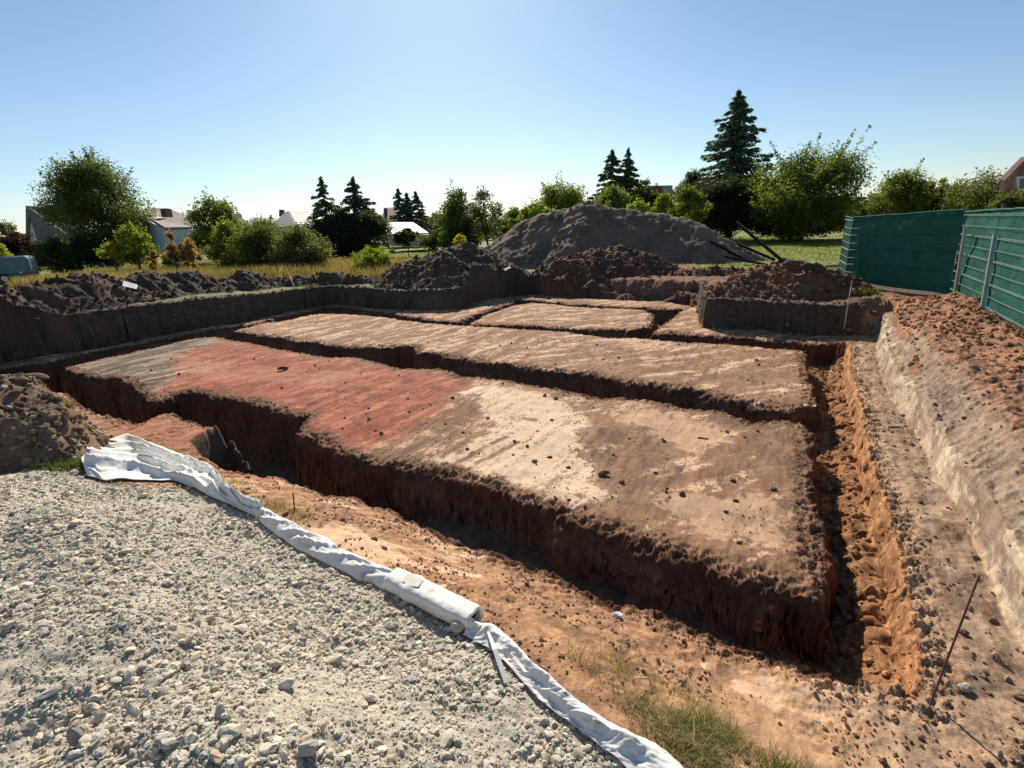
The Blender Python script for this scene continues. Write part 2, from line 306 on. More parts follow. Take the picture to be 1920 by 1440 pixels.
def mat(name, color, rough=.7, metal=0., var=.12, scale=8, bump=.1, spec=.4, bdist=.01, trans=0.):
    m = bpy.data.materials.new(name); m.use_nodes = True; nt = m.node_tree; N = nt.nodes; L = nt.links
    bs = N['Principled BSDF']; bs.inputs['Roughness'].default_value = rough; bs.inputs['Metallic'].default_value = metal; bs.inputs['Specular IOR Level'].default_value = spec
    tc = N.new('ShaderNodeTexCoord'); nz = N.new('ShaderNodeTexNoise'); nz.inputs['Scale'].default_value = scale; nz.inputs['Detail'].default_value = 6
    L.new(tc.outputs['Object'], nz.inputs['Vector'])
    cr = N.new('ShaderNodeValToRGB'); c = np.array(color)
    cr.color_ramp.elements[0].position = .3; cr.color_ramp.elements[1].position = .7
    cr.color_ramp.elements[0].color = (*np.clip(c * (1 - var), 0, 1), 1); cr.color_ramp.elements[1].color = (*np.clip(c * (1 + var), 0, 1), 1)
    L.new(nz.outputs['Fac'], cr.inputs[0]); L.new(cr.outputs[0], bs.inputs['Base Color'])
    if bump > 0:
        bp = N.new('ShaderNodeBump'); bp.inputs['Strength'].default_value = bump; bp.inputs['Distance'].default_value = bdist
        L.new(nz.outputs['Fac'], bp.inputs['Height']); L.new(bp.outputs[0], bs.inputs['Normal'])
    if trans > 0:
        tr = N.new('ShaderNodeBsdfTranslucent'); mxs = N.new('ShaderNodeMixShader'); mxs.inputs[0].default_value = trans
        L.new(cr.outputs[0], tr.inputs['Color'])
        L.new(bs.outputs[0], mxs.inputs[1]); L.new(tr.outputs[0], mxs.inputs[2]); L.new(mxs.outputs[0], N['Material Output'].inputs[0])
    return m
M_SOIL = mat_attr('soil', bump=.9, scale=45, var=.28, bdist=.012)
M_DUG = mat_attr('scraped_soil', scrape=.36, bump=.9, scale=55, var=.24, bdist=.011)
M_CLOD = mat_attr('clod_soil', bump=.8, scale=70, var=.3, bdist=.008)
M_STONE = mat_attr('limestone', bump=.5, scale=90, var=.14, rough=.85, bdist=.004)
M_LEAF = mat_attr('foliage', bump=0, var=0, rough=.6, spec=.25, trans=.55)
M_NEEDLE = mat_attr('needles', bump=0, var=0, rough=.65, spec=.25, trans=.3)
M_GRASS = mat_attr('grass_blades', bump=0, var=0, rough=.7, spec=.2, trans=.35)
M_BARK = mat('bark', (.085, .065, .05), .9, var=.3, scale=20, bump=.5)

class MB:
    """collects boxes, tubes and sheets into one mesh"""
    def __init__(s): s.v = []; s.f = []; s.n = 0
    def add(s, V, Fc):
        s.v.append(np.asarray(V, float)); s.f += [[i + s.n for i in f] for f in Fc]; s.n += len(V)
    def box(s, c, d, rz=0, tilt=None):
        x, y, z = np.array(d) / 2
        V = np.array([(-x,-y,-z),(x,-y,-z),(x,y,-z),(-x,y,-z),(-x,-y,z),(x,-y,z),(x,y,z),(-x,y,z)])
        if tilt: V = np.array([tuple(Matrix.Rotation(tilt[0], 3, tilt[1]) @ Vector(v)) for v in V])
        R = np.array([[cos(rz), -sin(rz), 0], [sin(rz), cos(rz), 0], [0, 0, 1]])
        s.add(V @ R.T + np.array(c), [(0,3,2,1),(4,5,6,7),(0,1,5,4),(1,2,6,5),(2,3,7,6),(3,0,4,7)])
    def tube(s, pts, rad, k=8, caps=True):
        pts = [np.array(p, float) for p in pts]; n = len(pts)
        if np.isscalar(rad): rad = [rad] * n
        V = []; up = np.array([.13, .21, .97])
        for i, p in enumerate(pts):
            t = pts[min(i + 1, n - 1)] - pts[max(i - 1, 0)]; t /= np.linalg.norm(t) + 1e-9
            a = np.cross(t, up);
            if np.linalg.norm(a) < .05: a = np.cross(t, (1, 0, 0))
            a /= np.linalg.norm(a); b = np.cross(t, a)
            for j in range(k):
                th = 2 * pi * j / k; V.append(p + rad[i] * (cos(th) * a + sin(th) * b))
        Fc = [(i * k + j, i * k + (j + 1) % k, (i + 1) * k + (j + 1) % k, (i + 1) * k + j) for i in range(n - 1) for j in range(k)]
        if caps: Fc += [tuple(range(k))[::-1], tuple((n - 1) * k + j for j in range(k))]
        s.add(V, Fc)
    def poly(s, V, f=None): s.add(V, [tuple(range(len(V)))] if f is None else f)
    def build(s, name, m, parent=None, smooth=False, bevel=0, solid=0):
        me = bpy.data.meshes.new(name); me.from_pydata(np.concatenate(s.v).tolist(), [], s.f); me.update()
        if smooth: me.polygons.foreach_set('use_smooth', [True] * len(me.polygons))
        me.materials.append(m); o = bpy.data.objects.new(name, me); SC.collection.objects.link(o)
        if parent is not None: o.parent = parent
        if solid: md = o.modifiers.new('s', 'SOLIDIFY'); md.thickness = solid; md.offset = 0
        if bevel: md = o.modifiers.new('b', 'BEVEL'); md.width = bevel; md.segments = 2
        return o

# ------------------------------------------------------------------ ground
def rows():
    r1 = np.exp(np.linspace(math.log(1.4), math.log(25), 1050)); r2 = np.exp(np.linspace(math.log(25), math.log(900), 161))[1:]
    return np.concatenate([r1, r2])
T0 = time.time()
_R = rows(); _t1 = np.linspace(-1.06, .86, 1150)
_t = np.concatenate([np.linspace(-3.2, -1.1, 40), _t1, np.linspace(.9, 3.2, 40)])
RR, TT = np.meshgrid(_R, _t, indexing='ij')
gX = (RR * TT).ravel(); gY = (RR - 2.0).ravel()
gZ, gaux = terrain(gX, gY)
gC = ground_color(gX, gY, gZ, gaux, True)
_wm = np.clip(gaux['wall'] * 3, 0, 1) * ss(np.abs(gZ), .0, .1) * (gY < 25)
_n1 = fbm(gX * 5 + gZ * 8, gY * 5 - gZ * 7, 3, 501, .6); _n2 = fbm(gX * 6 - gZ * 7, gY * 5 + gZ * 9, 3, 505, .6)
gX0, gY0 = gX, gY; gX = gX + .040 * _wm * _n1; gY = gY + .040 * _wm * _n2
nr, nc = RR.shape
idx = np.arange(nr * nc).reshape(nr, nc)
faces = np.stack([idx[:-1, :-1], idx[:-1, 1:], idx[1:, 1:], idx[1:, :-1]], -1).reshape(-1, 4)
# the gravel area and the far lawn are sheets of their own, cut from the same survey
fc = gaux['gv'][faces].mean(1); fy = gY0[faces].mean(1); fdp = gaux['dP'][faces].mean(1)
is_g = (fc > 0.02); is_l = (~is_g) & (fdp < -4.0) | (fy > 23)
def sub(name, sel, label):
    f = faces[sel]; u, inv = np.unique(f, return_inverse=True)
    V = np.stack([gX[u], gY[u], gZ[u]], 1)
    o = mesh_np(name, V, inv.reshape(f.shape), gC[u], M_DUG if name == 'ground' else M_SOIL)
    return tag(o, label, kind='structure')
sub('ground', ~(is_g | is_l), 'excavated red and pale earth with flat plots cut by foundation trenches')
sub('gravel_pad', is_g, 'pale grey dusty bed of the crushed stone pad in the foreground')
sub('lawn', is_l, 'open mown grass field stretching to the trees and houses')
print('ground', time.time() - T0)

def gz(X, Y): return terrain(np.atleast_1d(np.array(X, float)), np.atleast_1d(np.array(Y, float)))[0]

# ------------------------------------------------------------------ stones and clods
def ico(sub):
    import bmesh
    bm = bmesh.new(); bmesh.ops.create_icosphere(bm, subdivisions=sub, radius=1)
    V = np.array([v.co[:] for v in bm.verts]); Fc = np.array([[v.index for v in f.verts] for f in bm.faces]); bm.free(); return V, Fc
ICO1, ICO2 = ico(1), ico(2)
def variants(base, k, rs, jag=.22, flat=(.45, .8), wide=(.6, .9)):
    out = []
    for i in range(k):
        V = base[0].copy()
        # chop with random planes for angular faces
        for c in range(7):
            n = rs.randn(3); n /= np.linalg.norm(n); d = rs.uniform(.55, .85)
            pr = V @ n; ov = np.maximum(pr - d, 0); V = V - ov[:, None] * n
        V = V * (1 + jag * .5 * rs.randn(len(V), 1)) * np.array([1, rs.uniform(*wide), rs.uniform(*flat)])
        out.append(V)
    return out
def scatter(P, size, col, rs, base=ICO1, jag=.2, flat=(.45, .8), tilt=.5, sink=.25, K=10):
    """P (n,3) resting points; returns merged vertex/face/colour arrays"""
    n = len(P); var = variants(base, K, rs, jag, flat); nv = len(base[0]); k = rs.randint(0, K, n)
    VV = np.stack(var)[k]                                     # n, nv, 3
    az = rs.rand(n) * 2 * pi; tx = rs.randn(n) * tilt; ty = rs.randn(n) * tilt
    def rot(V, ang, i, j):
        c, s_ = np.cos(ang)[:, None], np.sin(ang)[:, None]; a, b = V[..., i].copy(), V[..., j].copy()
        V[..., i] = a * c - b * s_; V[..., j] = a * s_ + b * c
    VV = VV.copy(); rot(VV, tx, 1, 2); rot(VV, ty, 0, 2); rot(VV, az, 0, 1)
    VV *= size[:, None, None]
    VV += P[:, None, :]
    VV[..., 2] += (size * (.5 - sink))[:, None]
    Fc = (base[1][None] + (np.arange(n) * nv)[:, None, None]).reshape(-1, 3)
    cc = np.repeat(col, nv, axis=0)
    return VV.reshape(-1, 3), Fc, cc
def merge(L):
    off = 0; V = []; Fc = []; Cc = []
    for v, f, c in L: V.append(v); Fc.append(f + off); Cc.append(c); off += len(v)
    return np.concatenate(V), np.concatenate(Fc), np.concatenate(Cc)

# ------------------------------------------------------------------ gravel
rs = np.random.RandomState(3)
L = []
def gravel_pts(n, ymax, thr=None):
    Y = .2 + (ymax - .2) * rs.rand(n) ** 1.15; X = rs.uniform(-1.25, .9, n) * (Y + 1.3)
    X = np.clip(X, -7, 2); m = sdf(GV, X, Y) > -.05 + .05 * rs.rand(n)
    if thr is not None: m &= (fbm(X * 1.3, Y * 1.3, 3, 201) + .25 * rs.randn(n)) > thr
    X, Y = X[m], Y[m]; return X, Y
for n, ymax, lo, hi, thr, base in ((45000, 3.4, .005, .009, None, ICO1), (90000, 5.8, .008, .015, -.4, ICO1), (24000, 5.9, .014, .030, -.3, ICO2), (1500, 5.8, .028, .048, -.1, ICO2)):
    X, Y = gravel_pts(n, ymax, thr); k = len(X)
    sz = lo * (hi / lo) ** rs.rand(k)
    g = rs.uniform(.78, 1.14, (k, 1)); base_c = np.array([.58, .515, .415]) * g
    base_c[rs.rand(k) < .18] *= np.array([.74, .80, .86]); base_c[rs.rand(k) < .10] *= np.array([.95, .84, .70]); base_c[rs.rand(k) < .02] = (.36, .26, .19)
    L.append(scatter(np.stack([X, Y, gz(X, Y)], 1), sz, base_c, rs, base, .20, (.30, .66), .42, .34))
V_, F_, C_ = merge(L)
tag(mesh_np('gravel', V_, F_, C_, M_STONE, smooth=False), 'loose angular pale limestone gravel covering the foreground pad', 'gravel', kind='stuff')
print('gravel', time.time() - T0, len(F_))

# ------------------------------------------------------------------ loose crumbs and clods on the dug ground
rs = np.random.RandomState(5); L = []
def crumbs(n, xr, yr, sel, lo, hi, colf, base=ICO1, pw=1., **kw):
    X = rs.uniform(*xr, n); Y = yr[0] + (yr[1] - yr[0]) * rs.rand(n) ** pw
    Z, ax = terrain(X, Y); m = sel(X, Y, ax); X, Y, Z = X[m], Y[m], Z[m]; k = len(X)
    ax = {q: v[m] for q, v in ax.items()}
    sz = lo * (hi / lo) ** (rs.rand(k) ** 2.0)
    c = ground_color(X, Y, Z, ax) * rs.uniform(.55, 1.05, (k, 1)) if colf is None else colf(k)
    L.append(scatter(np.stack([X, Y, Z], 1), sz, c, rs, base, .2, (.55, .85), .5, .3, **kw))
brown = lambda k: np.array([.20, .125, .085]) * rs.uniform(.6, 1.25, (k, 1))
crumbs(130000, (-13, 9), (1.2, 15), lambda X, Y, a: (np.abs(a['dI'] + .0) < .13) & (a['dP'] > 0) & (a['gv'] < 0), .005, .022, None, pw=1.4)
crumbs(26000, (-9, 7), (1.2, 13), lambda X, Y, a: (a['dI'] > .0) & (a['dP'] > 0) & (a['gv'] < 0) & (fbm(X * 1.1, Y * 1.1, 3, 231) > .18), .004, .014, brown, pw=1.5)
crumbs(700, (-9, 7), (1.5, 13), lambda X, Y, a: (a['dI'] > .0) & (a['dP'] > 0) & (a['gv'] < 0), .012, .045, brown, ICO2, pw=1.3)
crumbs(45000, (-6, 4.5), (1.2, 6), lambda X, Y, a: (a['gv'] < 0) & (a['dI'] > 0) & (a['dP'] > 0) & (sdf(NS, X, Y) > 0) & (fbm(X * 2, Y * 2, 3, 241) > .0), .004, .022, lambda k: np.array([.33, .205, .135]) * rs.uniform(.6, 1.2, (k, 1)), pw=1.3)
crumbs(11000, (1.5, 10), (1.5, 13), lambda X, Y, a: (a['s'] > .7) & (a['dI'] > 0.05) & (a['dP'] > -1.2), .005, .03, lambda k: np.array([.26, .185, .135]) * rs.uniform(.6, 1.2, (k, 1)), ICO1, pw=1.3)
crumbs(16000, (1.5, 8), (1.8, 11), lambda X, Y, a: (a['s'] > -1.2) & (a['dI'] < -.1) & (a['dP'] > 0), .01, .05, lambda k: np.array([.34, .19, .095]) * rs.uniform(.5, 1.2, (k, 1)), ICO1)
crumbs(25000, (-14, 9), (9, 22), lambda X, Y, a: (a['dP'] < 0.02) & (a['dP'] > -.35) & (a['bank'] < .5), .02, .09, lambda k: np.array([.15, .115, .085]) * rs.uniform(.6, 1.4, (k, 1)), ICO1)
V_, F_, C_ = merge(L)
tag(mesh_np('soil_crumbs', V_, F_, C_, M_CLOD, smooth=False), 'loose brown soil crumbs strewn over the plots and trench edges', 'soil crumbs', kind='stuff')
print('crumbs', time.time() - T0, len(F_))

# ------------------------------------------------------------------ spoil heaps
def heap(name, label, ridges, res, c1, c2, nclod, csize, seed, rough=.12, base=None, cover=None, clodcol=None, cat='soil heap', flatcut=None, damp=None):
    rs = np.random.RandomState(seed)
    segs = []
    for rd, k, r in ridges:
        pts = [A(*p) for p in rd]
        if len(pts) == 1: pts = pts * 2
        segs += [(np.array(pts[i]), np.array(pts[i + 1]), k, r) for i in range(len(pts) - 1)]
    def hz(X, Y):
        best = np.full(X.shape, -9.)
        for p, q, k, r in segs:
            e = (q - p)[:2]; Ls = e @ e + 1e-9
            t = np.clip(((X - p[0]) * e[0] + (Y - p[1]) * e[1]) / Ls, 0, 1)
            d = np.sqrt((X - p[0] - t * e[0]) ** 2 + (Y - p[1] - t * e[1]) ** 2)
            best = np.maximum(best, p[2] + (q[2] - p[2]) * t - k * (np.sqrt(d * d + r * r) - r))
        g = gz_(X, Y)
        h = best - g
        n = fbm(X * .9, Y * .9, 3, seed) * rough * 1.3 + fbm(X * 3.2, Y * 3.2, 4, seed + 5, .6) * rough * .6
        h = h + n * ss(h, -.2, .5)
        if flatcut is not None: h = np.where(flatcut(X, Y), -1., h)
        if damp is not None: h = np.where(h > 0, h * damp(X, Y), h)
        return g + np.where(h > 0, h, np.maximum(h, -.12)), h
    gz_ = lambda X, Y: outer_z(X, Y) if base is None else base(X, Y)
    P = np.array([p[:3] for p, *_ in segs] + [q[:3] for _, q, *_ in segs]); kk = min(k for *_, k, r in segs)
    mg = (P[:, 2].max() + .5) / kk + .5
    x0, x1, y0, y1 = P[:, 0].min() - mg, P[:, 0].max() + mg, P[:, 1].min() - mg, P[:, 1].max() + mg
    nx, ny = int((x1 - x0) / res), int((y1 - y0) / res)
    X, Y = np.meshgrid(np.linspace(x0, x1, nx), np.linspace(y0, y1, ny)); X, Y = X.ravel(), Y.ravel()
    Z, h = hz(X, Y)
    id_ = np.arange(nx * ny).reshape(ny, nx)
    f = np.stack([id_[:-1, :-1], id_[:-1, 1:], id_[1:, 1:], id_[1:, :-1]], -1).reshape(-1, 4)
    f = f[(h[f] > -.10).any(1)]; u, inv = np.unique(f, return_inverse=True)
    n1 = fbm(X[u] * .8, Y[u] * .8, 4, seed + 9); n2 = fbm(X[u] * 5, Y[u] * 5, 3, seed + 11, .7)
    col = mix(np.array(c1), np.array(c2), ss(n1 + .5 * n2, -.2, .5)[:, None]) * (1 + .2 * n2)[:, None]
    ob = mesh_np(name, np.stack([X[u], Y[u], Z[u]], 1), inv.reshape(f.shape), col, M_SOIL)
    tag(ob, label, cat)
    if nclod:
        X = rs.uniform(x0, x1, nclod); Y = rs.uniform(y0, y1, nclod); Z, h = hz(X, Y)
        m = (h > -.02) & (rs.rand(nclod) < .35 + .65 * ss(h, 1.2, .0)); X, Y, Z = X[m], Y[m], Z[m]; k = len(X)
        sz = csize[0] * (csize[1] / csize[0]) ** (rs.rand(k) ** 2.2)
        cc = mix(np.array(c1), np.array(c2), rs.rand(k, 1)) * rs.uniform(.65, 1.4, (k, 1))
        if clodcol is not None: cc = clodcol(rs, cc, k)
        v, ff, cc = scatter(np.stack([X, Y, Z], 1), sz, cc, rs, ICO1, .22, (.55, .85), .5, .3)
        c = mesh_np('clods', v, ff, cc, M_CLOD, smooth=False, parent=ob); c['kind'] = 'stuff'
    return hz

TB = lambda X, Y: terrain(X, Y)[0]
H_LEFT = heap('soil_heap', 'long low dark heap of clods along the left edge of the dig, below the bushes',
     [([(-160,565,11.6),(-60,548,12.6),(0,540,13.6),(63,532,14.4),(97,525,14.9),(150,519,15.6),(207,514,16.4),(230,522,16.8)], .85, .35),
      ([(230,522,16.8),(253,513,17.2),(283,511,17.8),(310,518,18.1),(360,509,18.9),(393,515,19.5),(427,518,20.0),(450,509,20.5),(480,518,21.0),(510,524,21.4),(547,517,21.9),(633,516,22.6),(690,519,22.4)], .8, .35)],
     .05, (.105, .066, .045), (.055, .036, .026), 26000, (.015, .09), 11, .15, base=TB, flatcut=lambda X, Y: sdf(PO, X, Y) > -.06)
H_BROWN = heap('soil_heap', 'dark brown conical heap of lumpy soil left of centre behind the rear wall',
     [([(790,476,21.8),(836,466,22.1),(859,459,22.4),(888,462,22.9),(906,472,23.4),(945,505,23.8)], .60, .3), ([(835,480,21.2)], .6, .4)],
     .05, (.125, .076, .050), (.068, .043, .030), 12000, (.02, .10), 12, .13, base=TB, flatcut=lambda X, Y: sdf(PO, X, Y) > .05)
H_BIG = heap('soil_heap', 'largest heap, a high smooth grey brown mound in the centre background',
     [([(915,466,30.),(950,437,30.),(987,412,30.),(1016,401,30),(1042,391,30),(1064,393,29.8),(1085,383,29.7),(1103,376,29.6),(1139,386,29.4),(1181,393,29.2),(1194,398,29),(1239,399,28.6),(1278,409,28),(1306,416,27.4),(1333,435,27),(1375,455,26.4),(1411,471,25.8),(1444,488,25)], .72, .25),
      ([(1075,404,28.8),(1072,430,28),(1068,455,27.0)], 1.0, .15), ([(1150,404,28.4),(1185,425,27.6)], 1., .15)],
     .07, (.20, .137, .098), (.125, .086, .062), 8000, (.025, .13), 13, .075)
H_RED = heap('soil_heap', 'reddish brown rough heap of clods in front of the large grey mound',
     [([(1030,500,21.9),(1042,492,22.1),(1089,474,22.3),(1125,466,22.3),(1156,462,22.2),(1200,474,21.8),(1239,490,21.2),(1262,503,20.8)], .62, .3),
      ([(1262,506,20.6),(1320,504,19.8),(1400,504,19.3)], .6, .5), ([(985,523,23),(1015,516,22.6)], .5, .4), ([(1210,520,19.9),(1260,522,19.4)], .55, .3), ([(1330,526,18),(1375,530,17.2)], .5, .4)],
     .05, (.165, .072, .042), (.075, .045, .032), 22000, (.02, .12), 14, .14, base=TB, flatcut=lambda X, Y: sdf(PO, X, Y) > .12)
H_CLOD = heap('soil_heap', 'red clod heap with turf lumps on top, left of the green fence',
     [([(1365,532,13.9),(1390,521,14.0),(1415,511,14.1),(1440,500,14.3),(1462,495,14.3),(1500,495,14.1),(1530,497,13.9),(1548,505,13.7)], .60, .3), ([(1470,512,13.6),(1515,517,13.4)], .62, .3)],
     .04, (.235, .105, .06), (.115, .068, .048), 9000, (.02, .11), 15, .13, base=TB, flatcut=lambda X, Y: sdf(PO, X, Y) > -.1)
H_FENCE = heap('soil_heap', 'long red brown clod bank piled against the green fence',
     [([(1712,572,12.3),(1740,563,11.9),(1770,553,11.1),(1800,560,10.3),(1840,585,9.0),(1880,607,8.0),(1925,640,7.0),(1990,690,5.9),(2080,770,4.8)], .36, .3)],
     .03, (.36, .175, .10), (.22, .115, .07), 26000, (.012, .065), 16, .11, flatcut=lambda X, Y: sdf(PO, X, Y) > -.32 - .16 * fbm(X * .8, Y * .8, 2, 77), base=TB)
HN = GP([(-700,700),(-100,690),(10,690),(60,703),(95,730),(140,757),(185,780),(232,798),(222,832),(192,856),(160,890),(60,905),(-100,905),(-700,960)], -.3)
def _lcol(rs, cc, k):
    m = rs.rand(k) < .12; cc[m] = np.array([.34, .29, .23]) * rs.uniform(.7, 1.2, (m.sum(), 1)); return cc
H_NEAR = heap('soil_heap', 'rubble heap of mixed clods and stones beside the gravel at the left edge',
     [([(-420,800,4.6),(-200,760,5.3),(-60,725,6.2),(20,712,6.9),(60,735,6.8)], .6, .4), ([(-160,815,4.6),(0,800,5.1),(90,800,5.3)], .5, .4)],
     .028, (.20, .13, .085), (.12, .078, .05), 34000, (.010, .07), 17, .10, base=lambda X, Y: terrain(X, Y)[0] - .02,
     flatcut=lambda X, Y: (sdf(NS, X, Y) < .03) | (sdf(HN, X, Y) < -.1), clodcol=_lcol, damp=lambda X, Y: ss(sdf(HN, X, Y), -.05, .45))
print('heaps', time.time() - T0)
#@@PART2@@
# ------------------------------------------------------------------ plants
def leaf_mesh(name, P, size, col, rs, mt, parent, elong=1.4, up=.35, dirs=None):
    """n small folded leaf quads"""
    n = len(P)
    if dirs is None:
        d = rs.randn(n, 3); d[:, 2] *= .7
    else: d = dirs + .25 * rs.randn(n, 3)
    d /= np.linalg.norm(d, axis=1)[:, None] + 1e-9
    nn = rs.randn(n, 3); nn[:, 2] += up * 2; s = np.cross(d, nn); s /= np.linalg.norm(s, axis=1)[:, None] + 1e-9
    sz = size * rs.uniform(.6, 1.35, n)
    a = d * (sz * elong * .5)[:, None]; b = s * (sz * .42)[:, None]
    V = np.stack([P - a, P + b - a * .1, P + a, P - b - a * .1], 1).reshape(-1, 3)
    F = np.arange(4 * n).reshape(n, 4)
    return mesh_np(name, V, F, np.repeat(col, 4, axis=0), mt, smooth=False, parent=parent)
def leafcol(c, n, rs, v=.3, warm=None, pw=.0):
    cc = np.array(c) * 1.7 * np.exp(v * rs.randn(n, 1) * .8)
    cc = cc * (1 + .12 * rs.randn(n, 3) * np.array([1, .5, 1]))
    if warm is not None:
        m = rs.rand(n) < pw; cc[m] = np.array(warm) * rs.uniform(.7, 1.2, (m.sum(), 1))
    return np.clip(cc, .004, .7)
def sticks(p0, r0, ends, rs, mt, parent, name='trunk', wob=.08):
    mb = MB()
    for (a, b, ra, rb) in ends:
        a = np.array(a, float); b = np.array(b, float); L = np.linalg.norm(b - a); k = 5
        pts = [a + (b - a) * t + rs.randn(3) * wob * L * (0 < t < 1) * .5 for t in np.linspace(0, 1, k)]
        mb.tube(pts, list(np.linspace(ra, rb, k)), 6)
    return mb.build(name, mt, parent, smooth=True)
def broadleaf(name, label, cat, px, top, hw, Y, bot, c, seed, leaf=None, dens=1., nl=26, group=None, warm=None, pw=0., airy=.0, trunk=True, asym=0., depth=1., part='crown', spiky=.0, shape=1.):
    rs = np.random.RandomState(seed); s1 = .955 * Y / 950
    X = A(px, top, Y)[0]; H = A(px, top, Y)[2]; z0 = max(A(px, bot, Y)[2], .05); R = hw * s1
    g = float(outer_z(np.array([X]), np.array([float(Y)]))[0])
    root = tag(empty(name, (X, Y, g)), label, cat, group); H -= g; z0 = max(z0 - g, .03)
    leaf = leaf or max(.0027 * Y, .045)
    cz = (z0 + H) / 2; hz = (H - z0) / 2
    R *= 1.06; lob = []; nl = int(nl * 1.5)
    for i in range(nl):
        v = rs.randn(3); v /= np.linalg.norm(v); q = rs.uniform(.35, 1.) ** .6 * .86
        sq = 1. - .28 * max(v[2], 0) * shape
        lob.append((v[0] * R * q * sq + asym * R * v[2], v[1] * R * q * sq * depth, cz + v[2] * hz * q))
    lob.append((0, 0, H - .28 * hz)); lob.append((0, 0, cz))
    lob = np.array(lob); lr = rs.uniform(.20, .40, len(lob)) * min(R, hz * 1.3) * (1 + .0)
    area = (hw * 2) * (H - z0) / s1 * .78 * .284
    n = int(dens * 13.0 * area / ((leaf / s1 * .533) ** 2) * (1 - airy)) + 300
    w = lr ** 2; k = rs.choice(len(lob), n, p=w / w.sum())
    v = rs.randn(n, 3); v /= np.linalg.norm(v, axis=1)[:, None]; rr = lr[k] * (rs.rand(n) ** .33) * (1 + .22 * rs.randn(n))
    P = lob[k] + v * rr[:, None] * np.array([1, 1, .8])
    # twigs: thin sprays that stick out of the outline
    nt = int(16 + 26 * (1 + spiky * 2)); m = int(n * (.08 + .10 * spiky) / nt)
    E = []
    for i in range(nt):
        kk = rs.randint(len(lob)); dv = lob[kk] - np.array([0, 0, cz - .4 * hz]); dv = dv / (np.linalg.norm(dv) + 1e-6) + .35 * rs.randn(3); dv[2] += .15 + .3 * spiky
        dv /= np.linalg.norm(dv); ln = lr[kk] * rs.uniform(1.1, 1.55 + .7 * spiky)
        t = rs.rand(m); E.append(lob[kk] + dv * (ln * t)[:, None] + rs.randn(m, 3) * leaf * (1.1 - .6 * t)[:, None])
    P = np.concatenate([P] + E); P[:, 2] = np.maximum(P[:, 2], .02)
    cc = leafcol(c, len(P), rs, .33, warm, pw) * (1 + .25 * fbm(P[:, 0] * 2.2 / R, P[:, 2] * 2.2 / R, 3, seed))[:, None]
    leaf_mesh(part, P, leaf, np.clip(cc, .004, .6), rs, M_LEAF, root)
    tr = max(.022 * H, .02)
    ends = [((0, 0, -.2), (asym * R * .2, 0, cz), tr, tr * .5)]
    for i in rs.choice(len(lob), min(12, len(lob)), replace=False):
        ends.append(((0, 0, z0 * .7 + (cz - z0) * rs.rand() * .8), tuple(lob[i]), tr * .42, tr * .08))
    sticks(None, None, ends, rs, M_BARK, root, 'trunk' if trunk else 'stems')
    return root
def conifer(name, label, px, top, hw, Y, bot, c, seed, group=None, dens=1., nw=24, sp=1., open_=.15, double=False):
    rs = np.random.RandomState(seed); s1 = .955 * Y / 950
    X, _, H = A(px, top, Y); z0 = max(A(px, bot, Y)[2], .1); R = hw * s1 * 1.5
    g = float(outer_z(np.array([X]), np.array([float(Y)]))[0])
    root = tag(empty(name, (X, Y, g)), label, 'conifer tree', group); H -= g
    P = []; D = []; ends = [((0, 0, -.2), (0, 0, H - .2), .02 * H + .03, .015)]
    S = []
    for i in range(nw):
        f = i / (nw - 1.); z = z0 + (H - z0) * (f ** .9) * .985
        r = R * (1 - f) ** .74 * rs.uniform(.78, 1.12) + .10 * R * (1 - f * .8)
        nb = int(5 + 4 * (1 - f))
        for b in range(nb):
            if rs.rand() < open_ * (1 - f): continue
            th = 2 * pi * (b + rs.rand() * .8) / nb; rr = r * rs.uniform(.6, 1.1)
            zz = z + rs.randn() * .25 * (H - z0) / nw
            m = max(int(dens * 75 * (rr / R + .15)), 8)
            t = rs.rand(m) ** .75
            sag = -.30 * rr * t + .16 * rr * t ** 2.5 + .05 * (f - .3) * rr
            wd = .16 * rr * (1 - .5 * t) + .05
            side = rs.uniform(-1, 1, m) * wd
            x = cos(th) * rr * t - sin(th) * side; y = sin(th) * rr * t + cos(th) * side
            P.append(np.stack([x, y, zz + sag - np.abs(rs.randn(m)) * .04 * R * (1 - f * .5)], 1))
            dd = np.stack([np.cos(th + np.sign(side) * .6), np.sin(th + np.sign(side) * .6), -.25 - .3 * rs.rand(m)], 1); D.append(dd)
            if i % 2 == 0 and b % 2 == 0: ends.append(((0, 0, zz), (cos(th) * rr * .85, sin(th) * rr * .85, zz - .14 * rr), .008 * H * (1 - f) + .01, .008))
    P.append(np.stack([rs.randn(30) * .02 * R, rs.randn(30) * .02 * R, H - rs.rand(30) * .08 * H], 1)); D.append(np.tile([0, 0, 1.], (30, 1)))
    P = np.concatenate(P); D = np.concatenate(D)
    cc = leafcol(np.array(c) * 2.3, len(P), rs, .35)
    leaf_mesh('crown', P, max(.0042 * Y, .12) * sp, cc, rs, M_NEEDLE, root, elong=2.1, up=.8, dirs=D)
    sticks(None, None, ends, rs, M_BARK, root, 'trunk', wob=.01)
    return root

GRN = (.055, .085, .018); LIME = (.16, .20, .03); DARK = (.028, .045, .016); OLIVE = (.075, .088, .03); BLUEG = (.03, .05, .03)
